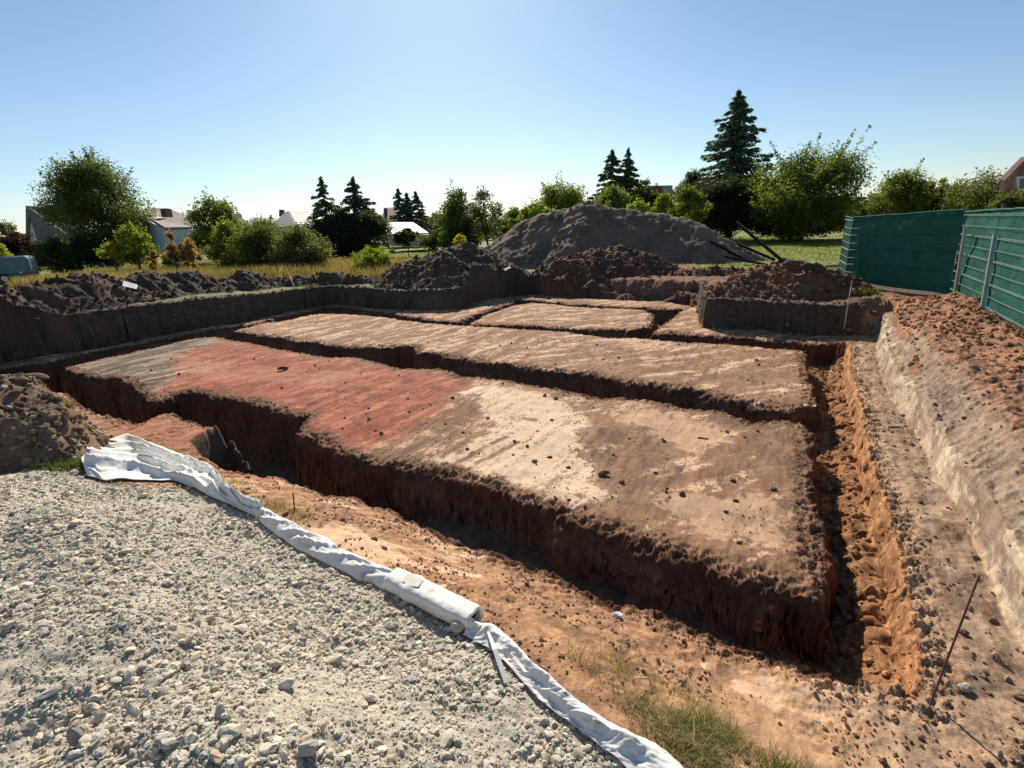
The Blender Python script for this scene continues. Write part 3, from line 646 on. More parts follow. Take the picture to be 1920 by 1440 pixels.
# left background
broadleaf('tree', 'hazy pale green tree crown farthest left beyond the purple leaved tree', 'tree', -15, 415, 62, 95, 468, (.06, .085, .04), 31, nl=18)
broadleaf('tree', 'dark purple leaved tree left of the white gable house', 'tree', 22, 432, 38, 52, 494, (.028, .014, .016), 32, nl=18)
broadleaf('shrub', 'bright yellow green shrub cut by the left picture edge', 'shrub', -14, 452, 22, 44, 496, LIME, 33, nl=12, trunk=False, part='foliage')
broadleaf('tree', 'tallest broadleaf tree at the left, dense dark crown in front of the white gable house', 'tree', 152, 290, 86, 46, 500, (.062, .085, .028), 34, nl=46, dens=1.15, spiky=.25)
broadleaf('shrub', 'rounded dark shrub under the tall left tree', 'shrub', 96, 446, 46, 42, 518, (.035, .05, .018), 35, nl=16, trunk=False, part='foliage', warm=(.14, .14, .03), pw=.12)
broadleaf('tree', 'young yellow green tree right of the tall left tree', 'tree', 240, 418, 34, 34, 508, (.10, .14, .022), 36, nl=20, warm=(.28, .22, .04), pw=.12, airy=.2, spiky=.5)
broadleaf('shrub', 'low yellow leaved shrub at the foot of the young tree', 'shrub', 205, 452, 20, 33, 506, (.20, .20, .03), 37, nl=10, trunk=False, part='foliage', airy=.3, spiky=.6)
broadleaf('tree', 'round topped green tree in front of the brown roofed white house', 'tree', 388, 366, 46, 40, 478, (.07, .10, .02), 38, nl=26, warm=(.25, .20, .04), pw=.10, spiky=.4, asym=.1)
for i, (px, tp, hw, bt, lb) in enumerate([(316, 430, 17, 500, 'taller orange leaved maple sapling in front of the white house'), (352, 446, 22, 505, 'shorter orange leaved maple sapling beside the bushes'), (284, 470, 14, 508, 'small pink orange maple sapling nearest the young tree')]):
    broadleaf('maple_sapling', lb, 'sapling', px, tp, hw, 30, bt, (.20, .11, .05), 40 + i, nl=9, airy=.35, warm=(.26, .20, .05), pw=.25, spiky=.6, group='orange maple saplings')
broadleaf('shrub', 'yellow green tall shrub left of the dense bushes', 'shrub', 422, 412, 48, 31, 515, (.11, .14, .022), 44, nl=18, trunk=False, part='foliage', warm=(.26, .20, .05), pw=.12, airy=.15, spiky=.5)
broadleaf('shrub', 'dense mid green bush left of centre, taller of the pair', 'shrub', 486, 408, 60, 30, 522, (.06, .085, .022), 45, nl=30, trunk=False, part='foliage', spiky=.4, warm=(.20, .20, .06), pw=.15)
broadleaf('shrub', 'grey green rounded bush beside the dry grass', 'shrub', 560, 424, 60, 29, 524, (.075, .09, .035), 46, nl=26, trunk=False, part='foliage', spiky=.4, warm=(.22, .19, .08), pw=.2)
broadleaf('shrub', 'low bright green and yellow bush behind the brown heap', 'shrub', 694, 462, 50, 27, 520, (.10, .15, .018), 47, nl=22, trunk=False, part='foliage', spiky=.7, warm=(.26, .22, .03), pw=.25)
conifer('pine_tree', 'dark pine with open upper branches, left of the spruce', 602, 337, 45, 46, 470, (.030, .045, .026), 50, nw=15, dens=1.3, open_=.3)
conifer('spruce_tree', 'dark spruce with drooping branches right of the pine', 661, 335, 46, 47, 470, (.024, .038, .024), 51, nw=20, dens=1.2)
broadleaf('shrub', 'wide dark thicket under the pine and spruce', 'shrub', 640, 392, 92, 45, 482, (.022, .034, .016), 52, nl=36, trunk=False, part='foliage', depth=.4)
for i, (px, tp, hw, lb) in enumerate([(746, 357, 23, 'left and tallest of three distant spruces'), (762, 364, 18, 'middle of three distant spruces'), (779, 362, 25, 'right of three distant spruces')]):
    conifer('spruce_tree', lb, px, tp, hw, 85, 440, (.025, .04, .03), 53 + i, nw=14, group='distant spruces', dens=.6)
broadleaf('shrub', 'dark bush in front of the grey roofed low building', 'shrub', 762, 428, 30, 48, 462, (.025, .04, .018), 57, nl=12, trunk=False, part='foliage')
broadleaf('tree', 'dense round crowned tree behind the brown heap', 'tree', 852, 350, 48, 40, 480, (.05, .078, .018), 58, nl=34, spiky=.1)
broadleaf('tree', 'thin airy grey green tree right of the dense round tree', 'tree', 908, 356, 36, 37, 450, (.055, .065, .032), 59, nl=22, airy=.55, spiky=.5)
broadleaf('shrub', 'small yellow leaved shrub at the top of the brown heap', 'shrub', 862, 440, 12, 25, 466, (.28, .25, .03), 60, nl=7, trunk=False, part='foliage', spiky=.5)
broadleaf('shrub', 'leafy bush left of the grey mound', 'shrub', 965, 386, 34, 50, 450, (.05, .08, .02), 61, nl=18, trunk=False, part='foliage')
broadleaf('tree', 'yellow green round tree rising behind the grey mound', 'tree', 1052, 340, 50, 44, 430, (.10, .13, .025), 62, nl=28, spiky=.3)
broadleaf('shrub', 'yellow green bush on the left shoulder of the grey mound', 'shrub', 1004, 384, 34, 36, 425, (.12, .15, .03), 63, nl=16, trunk=False, part='foliage')
conifer('conifer_tree', 'left of the twin conifers behind the grey mound', 1148, 284, 42, 50, 410, (.028, .042, .02), 64, nw=18, group='twin conifers', dens=1.2)
conifer('conifer_tree', 'right of the twin conifers behind the grey mound', 1178, 281, 28, 50, 410, (.030, .046, .02), 65, nw=18, group='twin conifers', dens=1.2)
broadleaf('shrub', 'light green bush below the twin conifers', 'shrub', 1150, 352, 56, 44, 410, (.085, .12, .03), 66, nl=24, trunk=False, part='foliage', spiky=.3)
broadleaf('tree', 'soft green tree left of the red and grey block building', 'tree', 1212, 333, 25, 56, 400, (.05, .075, .035), 67, nl=14)
for i, (px, tp, hw, bt, Y, c, lb) in enumerate([(1196, 378, 22, 410, 36, LIME, 'bright lime bush peeping over the middle of the grey mound'), (1247, 362, 23, 415, 38, (.12, .15, .02), 'lime bush in front of the red and grey block building'),
        (1297, 350, 36, 425, 40, (.075, .10, .02), 'olive rounded bush left of the tall spruce'), (1300, 322, 34, 400, 54, (.045, .07, .025), 'dark green tree crown left behind the tall spruce')]):
    broadleaf('shrub' if i < 3 else 'tree', lb, 'shrub' if i < 3 else 'tree', px, tp, hw, Y, bt, c, 70 + i, nl=16, trunk=i == 3, part='foliage' if i < 3 else 'crown')
conifer('spruce_tree', 'tallest spruce of the scene, standing right of centre', 1386, 170, 68, 52, 400, (.026, .042, .028), 75, nw=30, dens=1.9, sp=1.05, open_=.22)
broadleaf('thicket', 'black green thicket below the tall spruce', 'thicket', 1370, 332, 98, 46, 452, (.018, .028, .012), 76, nl=50, trunk=False, part='foliage', depth=.35, dens=1.2)
broadleaf('tree', 'wide spreading broadleaf tree right of the tall spruce, branches reaching up', 'tree', 1518, 284, 124, 43, 446, (.075, .105, .022), 77, nl=60, spiky=.7, dens=1.1, warm=(.13, .17, .03), pw=.2)
broadleaf('tree', 'rounded yellow green tree behind the shaded fence panel', 'tree', 1695, 318, 52, 44, 450, (.075, .095, .022), 78, nl=26)
broadleaf('tree', 'feathery light green tree above the fence corner', 'tree', 1772, 322, 30, 46, 450, (.10, .12, .035), 79, nl=16, airy=.3, spiky=.5)
broadleaf('tree', 'bushy olive tree at the right above the lit fence', 'tree', 1852, 322, 66, 42, 450, (.07, .085, .028), 80, nl=30, spiky=.6, airy=.1)
broadleaf('hedge', 'dark hedge running behind the fence at the right', 'hedge', 1790, 366, 190, 50, 456, (.03, .042, .016), 81, nl=60, trunk=False, part='foliage', depth=.12, shape=.2)
broadleaf('tree', 'small sunlit tree seen under the wide broadleaf tree', 'tree', 1580, 404, 26, 70, 440, (.10, .13, .03), 82, nl=10)
for i, (px, tp, hw, Y, bt, lb) in enumerate([(470, 412, 40, 92, 446, 'distant tree line between the houses at the left'), (695, 400, 30, 80, 455, 'small distant tree right of the spruce'), (815, 398, 34, 95, 446, 'pale distant tree line left of the round crowned tree'),
       (1010, 400, 60, 90, 440, 'distant tree line behind the left shoulder of the mound'), (300, 438, 60, 80, 462, 'distant hedge beyond the white house'), (560, 428, 60, 80, 452, 'distant hedge beyond the hipped roof house')]):
    broadleaf('tree', lb, 'tree', px, tp, hw, Y, bt, (.055, .075, .035), 90 + i, nl=18, depth=.5, trunk=True)
print('trees', time.time() - T0)

def woodland():
    rs = np.random.RandomState(400); n = 60000; X = rs.uniform(-150, 165, n); Y = rs.uniform(112, 128, n)
    h = 4.6 + 2.2 * fbm(X * .06, X * 0, 3, 401) + 1.3 * perlin(X * .35, X * 0, 402) - .010 * np.abs(X - 40)
    h = h * (1 - .25 * ((Y - 120) / 8) ** 2); P = np.stack([X, Y, .2 - .3 + np.maximum(h, .5) * rs.rand(n) ** .6], 1)
    cc = leafcol((.05, .07, .035), n, rs, .3)
    return tag(leaf_mesh('distant_woodland', P, .62, cc, rs, M_LEAF, None), 'far off belt of trees along the horizon', 'woodland', kind='stuff')
woodland()
broadleaf('shrub', 'dense dark undergrowth at the foot of the tall left tree', 'shrub', 175, 440, 80, 44, 508, (.030, .042, .016), 120, nl=30, trunk=False, part='foliage', depth=.5)
broadleaf('shrub', 'bright bushes between the distant houses, left of the hipped roof', 'shrub', 455, 424, 44, 45, 488, (.06, .085, .03), 121, nl=20, trunk=False, part='foliage')
broadleaf('shrub', 'green hedge to the right of the airy tree', 'shrub', 960, 408, 46, 42, 456, (.06, .09, .02), 122, nl=20, trunk=False, part='foliage')
broadleaf('shrub', 'dark hedge under the dense round tree', 'shrub', 850, 420, 62, 42, 482, (.035, .05, .018), 123, nl=24, trunk=False, part='foliage', depth=.6)
broadleaf('shrub', 'dark shrubs under the wide spreading broadleaf tree', 'shrub', 1505, 372, 92, 46, 448, (.025, .036, .014), 124, nl=34, trunk=False, part='foliage', depth=.5)
broadleaf('shrub', 'bushes between the wide broadleaf tree and the rounded tree', 'shrub', 1640, 362, 60, 48, 452, (.045, .06, .02), 125, nl=24, trunk=False, part='foliage', depth=.5)
broadleaf('shrub', 'green bush right of the rounded tree, above the fence corner', 'shrub', 1780, 358, 60, 45, 452, (.05, .065, .022), 126, nl=24, trunk=False, part='foliage', depth=.5)
broadleaf('shrub', 'green bush at the right edge behind the lit fence', 'shrub', 1905, 356, 46, 29, 448, (.07, .09, .03), 127, nl=22, trunk=False, part='foliage', spiky=.4)
broadleaf('shrub', 'olive bush between the rounded tree and the feathery tree', 'shrub', 1738, 340, 42, 46, 450, (.075, .095, .03), 128, nl=20, trunk=False, part='foliage', spiky=.4)
broadleaf('shrub', 'thin sunlit bushes between the young tree and the maple saplings', 'shrub', 330, 468, 36, 38, 500, (.13, .14, .04), 129, nl=14, trunk=False, part='foliage', spiky=.4, airy=.3)
up = tag(empty('utility_pole', A(796, 441, 78)), 'thin wooden utility pole between the distant spruces and the round crowned tree', 'utility pole')
mb = MB(); mb.tube([(0, 0, -1), (0, 0, 2.5), (0, 0, 4.2)], .12, 6); mb.build('pole_shaft', M_BARK, up); mb = MB(); mb.box((0, 0, 3.9), (1.2, .12, .12)); mb.build('crossarm', M_BARK, up)
print('trees2', time.time() - T0)

# ------------------------------------------------------------------ grasses
def grass(name, label, regions, seed, cat=None):
    """regions: (n, sampler(n,rs)->X,Y, h, w, colours, lean)"""
    rs = np.random.RandomState(seed); VV = []; CC = []
    for n, smp, h, w, cols, lean in regions:
        X, Y = smp(n, rs); n = len(X); Z = gz(X, Y)
        hh = h * rs.uniform(.45, 1.25, n); az = rs.rand(n) * 2 * pi
        ld = rs.randn(n, 2) * lean * hh[:, None]
        sx, sy = np.cos(az) * w / 2, np.sin(az) * w / 2
        B = np.stack([X, Y, Z - .01], 1); sd = np.stack([sx, sy, 0 * sx], 1)
        mid = B + np.stack([ld[:, 0] * .35, ld[:, 1] * .35, hh * .6], 1); tip = B + np.stack([ld[:, 0], ld[:, 1], hh * (1 - .5 * np.minimum(lean, 1) ** 2)], 1)
        VV.append(np.stack([B - sd, B + sd, mid + sd * .7, mid - sd * .7, tip], 1))
        c = np.array(cols)[rs.randint(0, len(cols), n)] * np.exp(.25 * rs.randn(n, 1)); CC.append(np.repeat(c, 5, axis=0))
    V = np.concatenate([v.reshape(-1, 3) for v in VV]); n = len(V) // 5; i = np.arange(n)[:, None] * 5
    o = mesh_np(name, V, [i + np.array([0, 1, 2, 3]), i + np.array([3, 2, 4])], np.concatenate(CC), M_GRASS, smooth=False)
    return tag(o, label, cat, kind='stuff')
def inpoly(P, clump=None, thr=0.):
    lo, hi = P.min(0), P.max(0)
    def f(n, rs):
        X = rs.uniform(lo[0], hi[0], n); Y = rs.uniform(lo[1], hi[1], n); m = sdf(P, X, Y) > 0
        if clump: m &= fbm(X * clump, Y * clump, 2, 301) + .15 * rs.randn(n) > thr
        return X[m], Y[m]
    return f
STRAW = [(.36, .27, .14), (.42, .33, .19), (.28, .20, .10), (.22, .21, .08)]
GREENS = [(.10, .14, .03), (.14, .17, .04), (.20, .20, .07), (.07, .10, .025)]
WEED = np.array([(-25, 26), (-19, 22.5), (-12.5, 23.3), (-10, 24.0), (-7.4, 24), (-4.6, 23.4), (-4.5, 32), (-12, 38), (-30, 40)])
grass('dry_grass', 'tall straw coloured dry grass along the back of the left heap', [
    (90000, inpoly(WEED, .5, -.45), .62, .022, STRAW, .28), (26000, inpoly(WEED, .6, .0), .5, .025, GREENS, .3)], 201, 'dry grass')
LAWN = np.array([(-30, 40), (-4, 24), (-1, 30), (4, 33), (9.5, 17.5), (9.6, 15.5), (11.5, 17), (26, 40), (30, 60), (-60, 60)])
grass('lawn_grass', 'short sunlit green grass blades of the meadow', [(130000, inpoly(LAWN), .10, .05, [(.18, .22, .04), (.22, .25, .05), (.14, .19, .035), (.30, .30, .10)], .5)], 203, 'grass')
NEARG = GP([(1075,1215),(1180,1225),(1300,1270),(1380,1330),(1500,1370),(1640,1430),(1700,1520),(1280,1520),(1200,1400),(1130,1320),(1060,1250)], -.35)
NEARG2 = GP([(1250,1330),(1340,1340),(1430,1370),(1560,1385),(1680,1440),(1700,1520),(1330,1520),(1270,1420)], -.35)
def alongwall(n, rs):
    P = np.array([G(x, y, .0) for x, y in [(0, 606), (100, 592), (200, 584), (300, 573), (400, 558), (480, 548), (560, 541), (640, 539)]])
    k = rs.randint(0, len(P) - 1, n); t = rs.rand(n, 1); q = P[k] + (P[k + 1] - P[k]) * t; X = q[:, 0] + rs.randn(n) * .12 - .1; Y = q[:, 1] + rs.randn(n) * .14
    m = fbm(X * 1.2, Y * 1.2, 2, 311) > .15; return X[m], Y[m]
def cornertuft(n, rs):
    x, y = G(1600, 556, 0.); X = x + rs.randn(n) * .28; Y = y + .15 + rs.randn(n) * .15; m = sdf(PO, X, Y) < -.03; return X[m], Y[m]
def cornergrass(n, rs):
    P = GP([(1480,552),(1560,500),(1600,505),(1600,550),(1560,560)], 0.); return inpoly(P)(n, rs)
def edgetuft(n, rs):
    x, y = G(135, 745, -.6); X = x + rs.randn(n) * .22; Y = y + rs.randn(n) * .15; m = sdf(NS, X, Y) > .02; return X[m], Y[m]
def fabrictuft(n, rs):
    P = np.array([G(330, 868, -.2), G(420, 895, -.2), G(500, 945, -.2), G(560, 985, -.2)]); k = rs.randint(0, 3, n); t = rs.rand(n, 1); q = P[k] + (P[k + 1] - P[k]) * t
    X = q[:, 0] + rs.randn(n) * .06 + .05; Y = q[:, 1] + rs.randn(n) * .06 + .06; m = fbm(X * 4, Y * 4, 2, 321) > .0; return X[m], Y[m]
grass('grass_tufts', 'straggly green and straw grass tufts at the bottom edge and trench rims', [
    (7000, inpoly(NEARG2, 2.2, -.15), .085, .0035, [(.09, .13, .02), (.13, .17, .03), (.24, .22, .09)], .6),
    (11000, inpoly(NEARG, 2.5, -.1), .10, .003, [(.34, .27, .15), (.26, .22, .10), (.15, .16, .05)], .9),
    (240, inpoly(NEARG), .26, .003, [(.40, .32, .19)], .35),
    (4200, alongwall, .12, .016, [(.16, .16, .04), (.26, .22, .09)], .5), (1500, cornertuft, .17, .014, [(.16, .20, .03), (.24, .24, .06)], .5),
    (6000, cornergrass, .12, .016, [(.14, .19, .03), (.18, .22, .05)], .5), (900, lambda n, rs: (G(140, 868, -.2)[0] + rs.randn(n) * .13, G(140, 868, -.2)[1] + rs.randn(n) * .11), .10, .007, [(.10, .16, .03), (.15, .19, .05)], .6), (900, edgetuft, .13, .007, [(.20, .19, .06), (.34, .28, .14)], .6), (1500, fabrictuft, .07, .004, [(.22, .20, .07), (.30, .25, .12), (.12, .14, .04)], .8)], 205, 'grass tufts')
print('grass', time.time() - T0)

# ------------------------------------------------------------------ buildings
M_WHITE = mat('white_render', (.62, .63, .64), .85, var=.04, scale=1.5)
M_CREAM = mat('cream_render', (.50, .45, .36), .85, var=.06, scale=1.5)
M_TILE = mat('brown_roof_tiles', (.27, .205, .185), .8, var=.15, scale=3, bump=.3)
M_SLATE = mat('slate_roof', (.15, .145, .16), .7, var=.12, scale=3, bump=.3)
M_GREYR = mat('grey_metal_roof', (.24, .25, .27), .6, var=.06, scale=2)
M_REDR = mat('red_roof_tiles', (.24, .115, .085), .8, var=.2, scale=3, bump=.3)
M_BRICK = mat('dark_brick', (.12, .085, .075), .9, var=.2, scale=5)
M_GLASS = mat('window_glass', (.03, .04, .05), .15, var=.1, spec=.6, bump=0)
M_FRAME = mat('white_frame', (.7, .7, .7), .5, var=.03, bump=0)
def slab(pts, off):
    """solid between a traced outline (px, px, depth) and the same outline moved by off metres"""
    P = np.array([A(*p) for p in pts]); Q = P + np.array(off); n = len(P); mb = MB()
    mb.add(np.concatenate([P, Q]), [tuple(range(n)), tuple(range(2 * n - 1, n - 1, -1))] + [(i, i + n, (i + 1) % n + n, (i + 1) % n) for i in range(n)]); return mb
def bpart(root, name, pts, off, m): return slab(pts, off).build(name, m, root)
def win(root, x0, y0, x1, y1, Y, t=.06):
    f = slab([(x0, y0, Y), (x1, y0, Y), (x1, y1, Y), (x0, y1, Y)], (0, .12, 0)).build('window', M_FRAME, root)
    a = .16 * (x1 - x0); b = .12 * (y1 - y0)
    slab([(x0 + a, y0 + b, Y - .02), (x1 - a, y0 + b, Y - .02), (x1 - a, y1 - b, Y - .02), (x0 + a, y1 - b, Y - .02)], (0, .03, 0)).build('pane', M_GLASS, f)
def house(label, cat='house'): return tag(empty('house'), label, cat)
h = house('white gabled house with steep dark roof half hidden by the tall left tree')
bpart(h, 'wall', [(54, 405, 57), (70, 452, 57), (70, 500, 57), (54, 500, 57)], (1.0, 6, 0), M_WHITE)
bpart(h, 'wall', [(70, 455, 57.2), (118, 456, 60), (118, 500, 60), (70, 500, 57.2)], (1, 6, 0), M_WHITE)
bpart(h, 'roof', [(48, 386, 56.8), (140, 384, 62), (140, 452, 58), (70, 451, 56.6), (54, 401, 56.8), (52, 470, 56.9), (48, 470, 56.8)], (.4, 1.0, -.1), M_SLATE)
win(h, 72, 458, 86, 466, 56.9)
h = house('white house with brown roofs and a dark chimney behind the round topped tree')
bpart(h, 'wall', [(258, 405, 50), (312, 431, 45), (312, 480, 45), (258, 480, 50)], (3, 5, 0), M_WHITE)
bpart(h, 'wall', [(313, 431, 45.05), (356, 430, 47), (356, 480, 47), (313, 480, 45.05)], (-.5, 4, 0), M_WHITE)
bpart(h, 'roof', [(309, 430, 44.8), (360, 429, 47), (356, 411, 50.5), (281, 413, 49)], (0, .1, .16), M_TILE)
bpart(h, 'roof', [(240, 398, 51), (276, 392, 55), (308, 392, 55), (345, 407, 52), (345, 411, 51.2), (292, 411, 50), (262, 403, 50.5)], (0, .6, .12), M_TILE)
c = bpart(h, 'chimney', [(300, 392, 50), (310, 391, 50), (313, 407, 50), (303, 407, 50)], (0, .9, 0), M_BRICK)
win(h, 325, 437, 335, 449, 46.0)
h = house('low brown roofed house with a white chimney between the bushes')
bpart(h, 'wall', [(404, 424, 70), (470, 424, 70), (470, 455, 70), (404, 455, 70)], (0, 7, 0), M_WHITE)
bpart(h, 'roof', [(400, 424, 69.5), (474, 424, 69.5), (452, 410, 74), (438, 404, 75), (415, 408, 74)], (0, .4, .2), M_SLATE)
bpart(h, 'chimney', [(441, 401, 71), (447, 401, 71), (448, 412, 71), (441, 412, 71)], (0, .9, 0), M_WHITE)
h = house('house with a hipped dark grey roof and chimney left of the pine')
bpart(h, 'wall', [(512, 424, 62), (586, 424, 62), (586, 455, 62), (512, 455, 62)], (0, 7, 0), M_WHITE)
bpart(h, 'roof', [(505, 426, 61.5), (553, 424, 60.5), (541, 398, 66), (534, 398, 66.4)], (0, .5, .15), M_SLATE)
bpart(h, 'roof', [(553.4, 424, 60.5), (590, 420, 65), (590, 399, 69), (541.4, 398, 66)], (0, .5, .15), M_SLATE)
bpart(h, 'roof', [(460, 418, 72), (520, 416, 72), (512, 410, 76), (470, 410, 76)], (0, .5, .15), M_TILE)
bpart(h, 'chimney', [(523, 393, 66), (528, 393, 66), (528, 406, 66), (523, 406, 66)], (0, .9, 0), M_BRICK)
h = house('house with a red brown roof and chimney behind the low grey roofed building')
bpart(h, 'wall', [(716, 412, 86), (748, 412, 86), (748, 440, 86), (716, 440, 86)], (0, 8, 0), M_CREAM)
bpart(h, 'roof', [(712, 414, 85.6), (752, 414, 85.6), (746, 391, 90), (722, 391, 90)], (0, .5, .2), M_REDR)
bpart(h, 'chimney', [(719, 390, 87), (724, 390, 87), (724, 402, 87), (719, 402, 87)], (0, .9, 0), M_BRICK)
h = house('long low building with a pale grey metal roof behind the dark bush', 'building')
bpart(h, 'wall', [(728, 440, 60), (800, 440, 60), (800, 462, 60), (728, 462, 60)], (0, 8, 0), M_CREAM)
bpart(h, 'roof', [(722, 441, 59.4), (803, 439, 59.4), (774, 419, 66), (722, 419, 66)], (0, .2, .15), M_GREYR)
h = house('grey roofed house glimpsed between the airy tree and the grey mound')
bpart(h, 'wall', [(922, 428, 70), (956, 427, 70), (956, 452, 70), (922, 452, 70)], (0, 6, 0), M_CREAM)
bpart(h, 'roof', [(918, 429, 69.6), (960, 428, 69.6), (954, 404, 74), (924, 405, 74)], (0, .4, .2), M_SLATE)
h = house('block shaped building with red brick and blue grey cladding above the bushes', 'building')
bpart(h, 'wall', [(1204, 349, 64), (1241, 348.6, 64), (1241, 412, 64), (1204, 412, 64)], (0, 9, 0), mat('red_cladding', (.30, .075, .05), .8))
bpart(h, 'cladding', [(1241.3, 348.4, 64), (1261, 348, 64), (1261, 366, 64), (1241.3, 366, 64)], (0, 9, 0), mat('blue_grey_cladding', (.22, .30, .36), .6))
bpart(h, 'wall', [(1241.3, 366.4, 64.1), (1260.6, 366.2, 64.1), (1260.6, 412, 64.1), (1241.3, 412, 64.1)], (0, 8.8, 0), M_BRICK)
bpart(h, 'chimney', [(1230, 343, 66), (1234, 343, 66), (1234, 350, 66), (1230, 350, 66)], (0, .7, 0), M_FRAME)
bpart(h, 'roof', [(1203, 348.4, 63.9), (1262, 347.2, 63.9), (1262, 348.2, 63.9), (1203, 349.2, 63.9)], (0, 9.2, 0), M_FRAME)
h = house('brown tiled roof of a house with a white dormer window at the right edge')
bpart(h, 'roof', [(1884, 338, 33), (1925, 296, 35), (1990, 290, 36), (2040, 362, 33), (1884, 362, 32.8)], (0, .4, .1), M_REDR)
bpart(h, 'wall', [(1888, 362, 33.2), (2030, 363, 33.2), (2030, 420, 33.2), (1888, 420, 33.2)], (9, 5, 0), M_CREAM)
win(h, 1908, 331, 1934, 357, 32.7)

# ------------------------------------------------------------------ green screened fence
M_NET = mat('green_screen_net', (.022, .135, .105), .8, var=.22, scale=4, bump=.2, spec=.15, trans=.02)
M_WIREG = mat('green_wire', (.012, .07, .055), .5, var=.1, bump=0)
M_GALV = mat('galvanised_steel', (.42, .46, .52), .45, metal=.55, var=.1, scale=15, bump=0)
FB = [(10.5, 16.3), (9.84, 14.93), (10.26, 11.79)]
_d = np.array([7.80 - 10.26, 7.55 - 11.79]); _d /= np.linalg.norm(_d)
FB += [tuple(np.array(FB[2]) + _d * 2.5 * k) for k in (1, 2, 3)]
zb = [-.02, -.05, 0, 0, 0, 0]; zt = [1.93, 1.90, 1.93, 1.96, 1.96, 1.96]
flab = ['narrow return panel at the far end of the green fence', 'shaded green screened fence panel with a torn flap of netting', 'sunlit green screened fence panel carrying the two galvanised posts, next to the shaded one', 'sunlit green screened fence panel second from the corner', 'green screened fence panel nearest the camera at the right edge']
for i in range(5):
    a = np.array([*FB[i], zb[i]]); b = np.array([*FB[i + 1], zb[i + 1]]); ta = zt[i]; tb = zt[i + 1]
    root = tag(empty('screen_fence', tuple(a)), flab[i], 'fence', 'green screened fence panels')
    L_ = np.linalg.norm((b - a)[:2]); ex = (b - a) / L_; nrm = np.array([-ex[1], ex[0], 0.])
    if nrm @ (np.array([0, 0, 0]) - a) < 0: nrm = -nrm
    fr = lambda u, z, o=0.: (ex[0] * u + nrm[0] * o, ex[1] * u + nrm[1] * o, z + ex[2] * u)
    top = lambda u: ta + (tb - ta) * u / L_ - a[2]
    nu, nz = int(L_ / .06) + 2, 34; V = []; rsf = np.random.RandomState(i)
    U, Zs = np.meshgrid(np.linspace(0.01, L_ - .01, nu), np.linspace(0, 1, nz), indexing='ij')
    rip = .022 * perlin(U * 1.2 + i * 5, Zs * 6, 3) + .006 * perlin(U * 5, Zs * 9, 5) + .012 * np.sin(U * 3.1 + 2 * Zs) * perlin(U, Zs * 3, 9)
    for j in range(nu):
        for k in range(nz):
            u, t = U[j, k], Zs[j, k]; V.append(fr(u, t * (top(u) + .012 * perlin(u * 2.5, i, 4)), -.03 + rip[j, k]))
    id_ = np.arange(nu * nz).reshape(nu, nz); Fq = np.stack([id_[:-1, :-1], id_[1:, :-1], id_[1:, 1:], id_[:-1, 1:]], -1).reshape(-1, 4)
    mesh_np('netting', np.array(V), Fq, None, M_NET, parent=root)
    mb = MB()
    hs = [.05, .25, .45, .65, .85, 1.05, 1.25, 1.45, 1.65, 1.86]
    for z in hs:
        dbl = (0, .022) if hs.index(z) % 2 else (0,)
        for dz in dbl: mb.tube([fr(0.02, z + dz, .012), fr(L_ / 2, z + dz, .012), fr(L_ - .02, z + dz, .012)], .0042, 4)
    mb.build('rail', M_WIREG, root)
    mb = MB(); u = .05
    while u < L_ - .02: mb.tube([fr(u, .0, .006), fr(u, top(u) - .01, .006)], .0024, 3, caps=False); u += .05
    mb.build('mesh_wire', M_WIREG, root)
    mb = MB(); mb.tube([fr(u, top(u) + .006 + .008 * perlin(u * 4, i, 2), .0) for u in np.linspace(0, L_, 16)], .016, 6); mb.build('top_hem', M_NET, root)
    mb = MB(); mb.box(fr(.0, 1.0 - .0, -.045), (.05, .05, 2.1), math.atan2(ex[1], ex[0])); mb.build('frame_post', M_WIREG, root)
    if i == 1:
        mb = MB(); pts = [(.30, 1.40, .02), (.38, 1.1, .03), (.55, .85, .05), (.62, .55, .06), (.5, .4, .05), (.36, .2, .04), (.33, .02, .03)]
        wd = [.01, .03, .07, .12, .10, .05, .04]
        V = []; 
        for (u, z, o), w_ in zip(pts, wd): V += [fr(u, z, o), fr(u + w_ * .6, z + .02, o + w_ * .8)]
        mb.add(np.array(V), [(2 * k, 2 * k + 1, 2 * k + 3, 2 * k + 2) for k in range(len(pts) - 1)]); mb.build('torn_flap', M_NET, root, solid=.002)
def upost(label, x0, y0, x1, y1, off):
    # galvanised profile leaning against the panel
    base = np.array(A(x1, y1, off[1])); topp = np.array(A(x0, y0, off[0]))
    root = tag(empty('fence_post', tuple(base)), label, 'fence post', 'galvanised fence posts')
    d = topp - base; L_ = np.linalg.norm(d); dn = d / L_; side = np.array([_d[0], _d[1], 0]); nrm = np.cross(dn, side)
    mb = MB(); w, t = .030, .006
    def bar(cx, cn, sx, sn):
        V = []
        for q in (-.45, L_):
            for a_, b_ in ((-1, -1), (1, -1), (1, 1), (-1, 1)): V.append(dn * q + side * (cx + a_ * sx) + nrm * (cn + b_ * sn))
        mb.add(np.array(V), [(0, 1, 2, 3), (7, 6, 5, 4), (0, 4, 5, 1), (1, 5, 6, 2), (2, 6, 7, 3), (3, 7, 4, 0)])
    bar(0, 0, w, t / 2); bar(-w - t / 2 - .0005, .02, t / 2, .026); bar(w + t / 2 + .0005, .02, t / 2, .026)
    mb.build('profile', M_GALV, root)
    mb = MB(); V = dn * (L_ + .003)
    mb.box(V, (.07, .05, .005), math.atan2(_d[1], _d[0])); mb.build('cap', M_GALV, root)
def onfence(x, y):  # depth where a sight line meets the lit fence plane
    d = _ray(x, y); n = np.array([-_d[1], _d[0]]); k = (n @ (np.array(FB[2]))) / (n @ d[:2]); return k * d[1]
upost('taller galvanised post against the lit fence beside the corner', 1808, 425, 1787, 557, (11.0, 11.3))
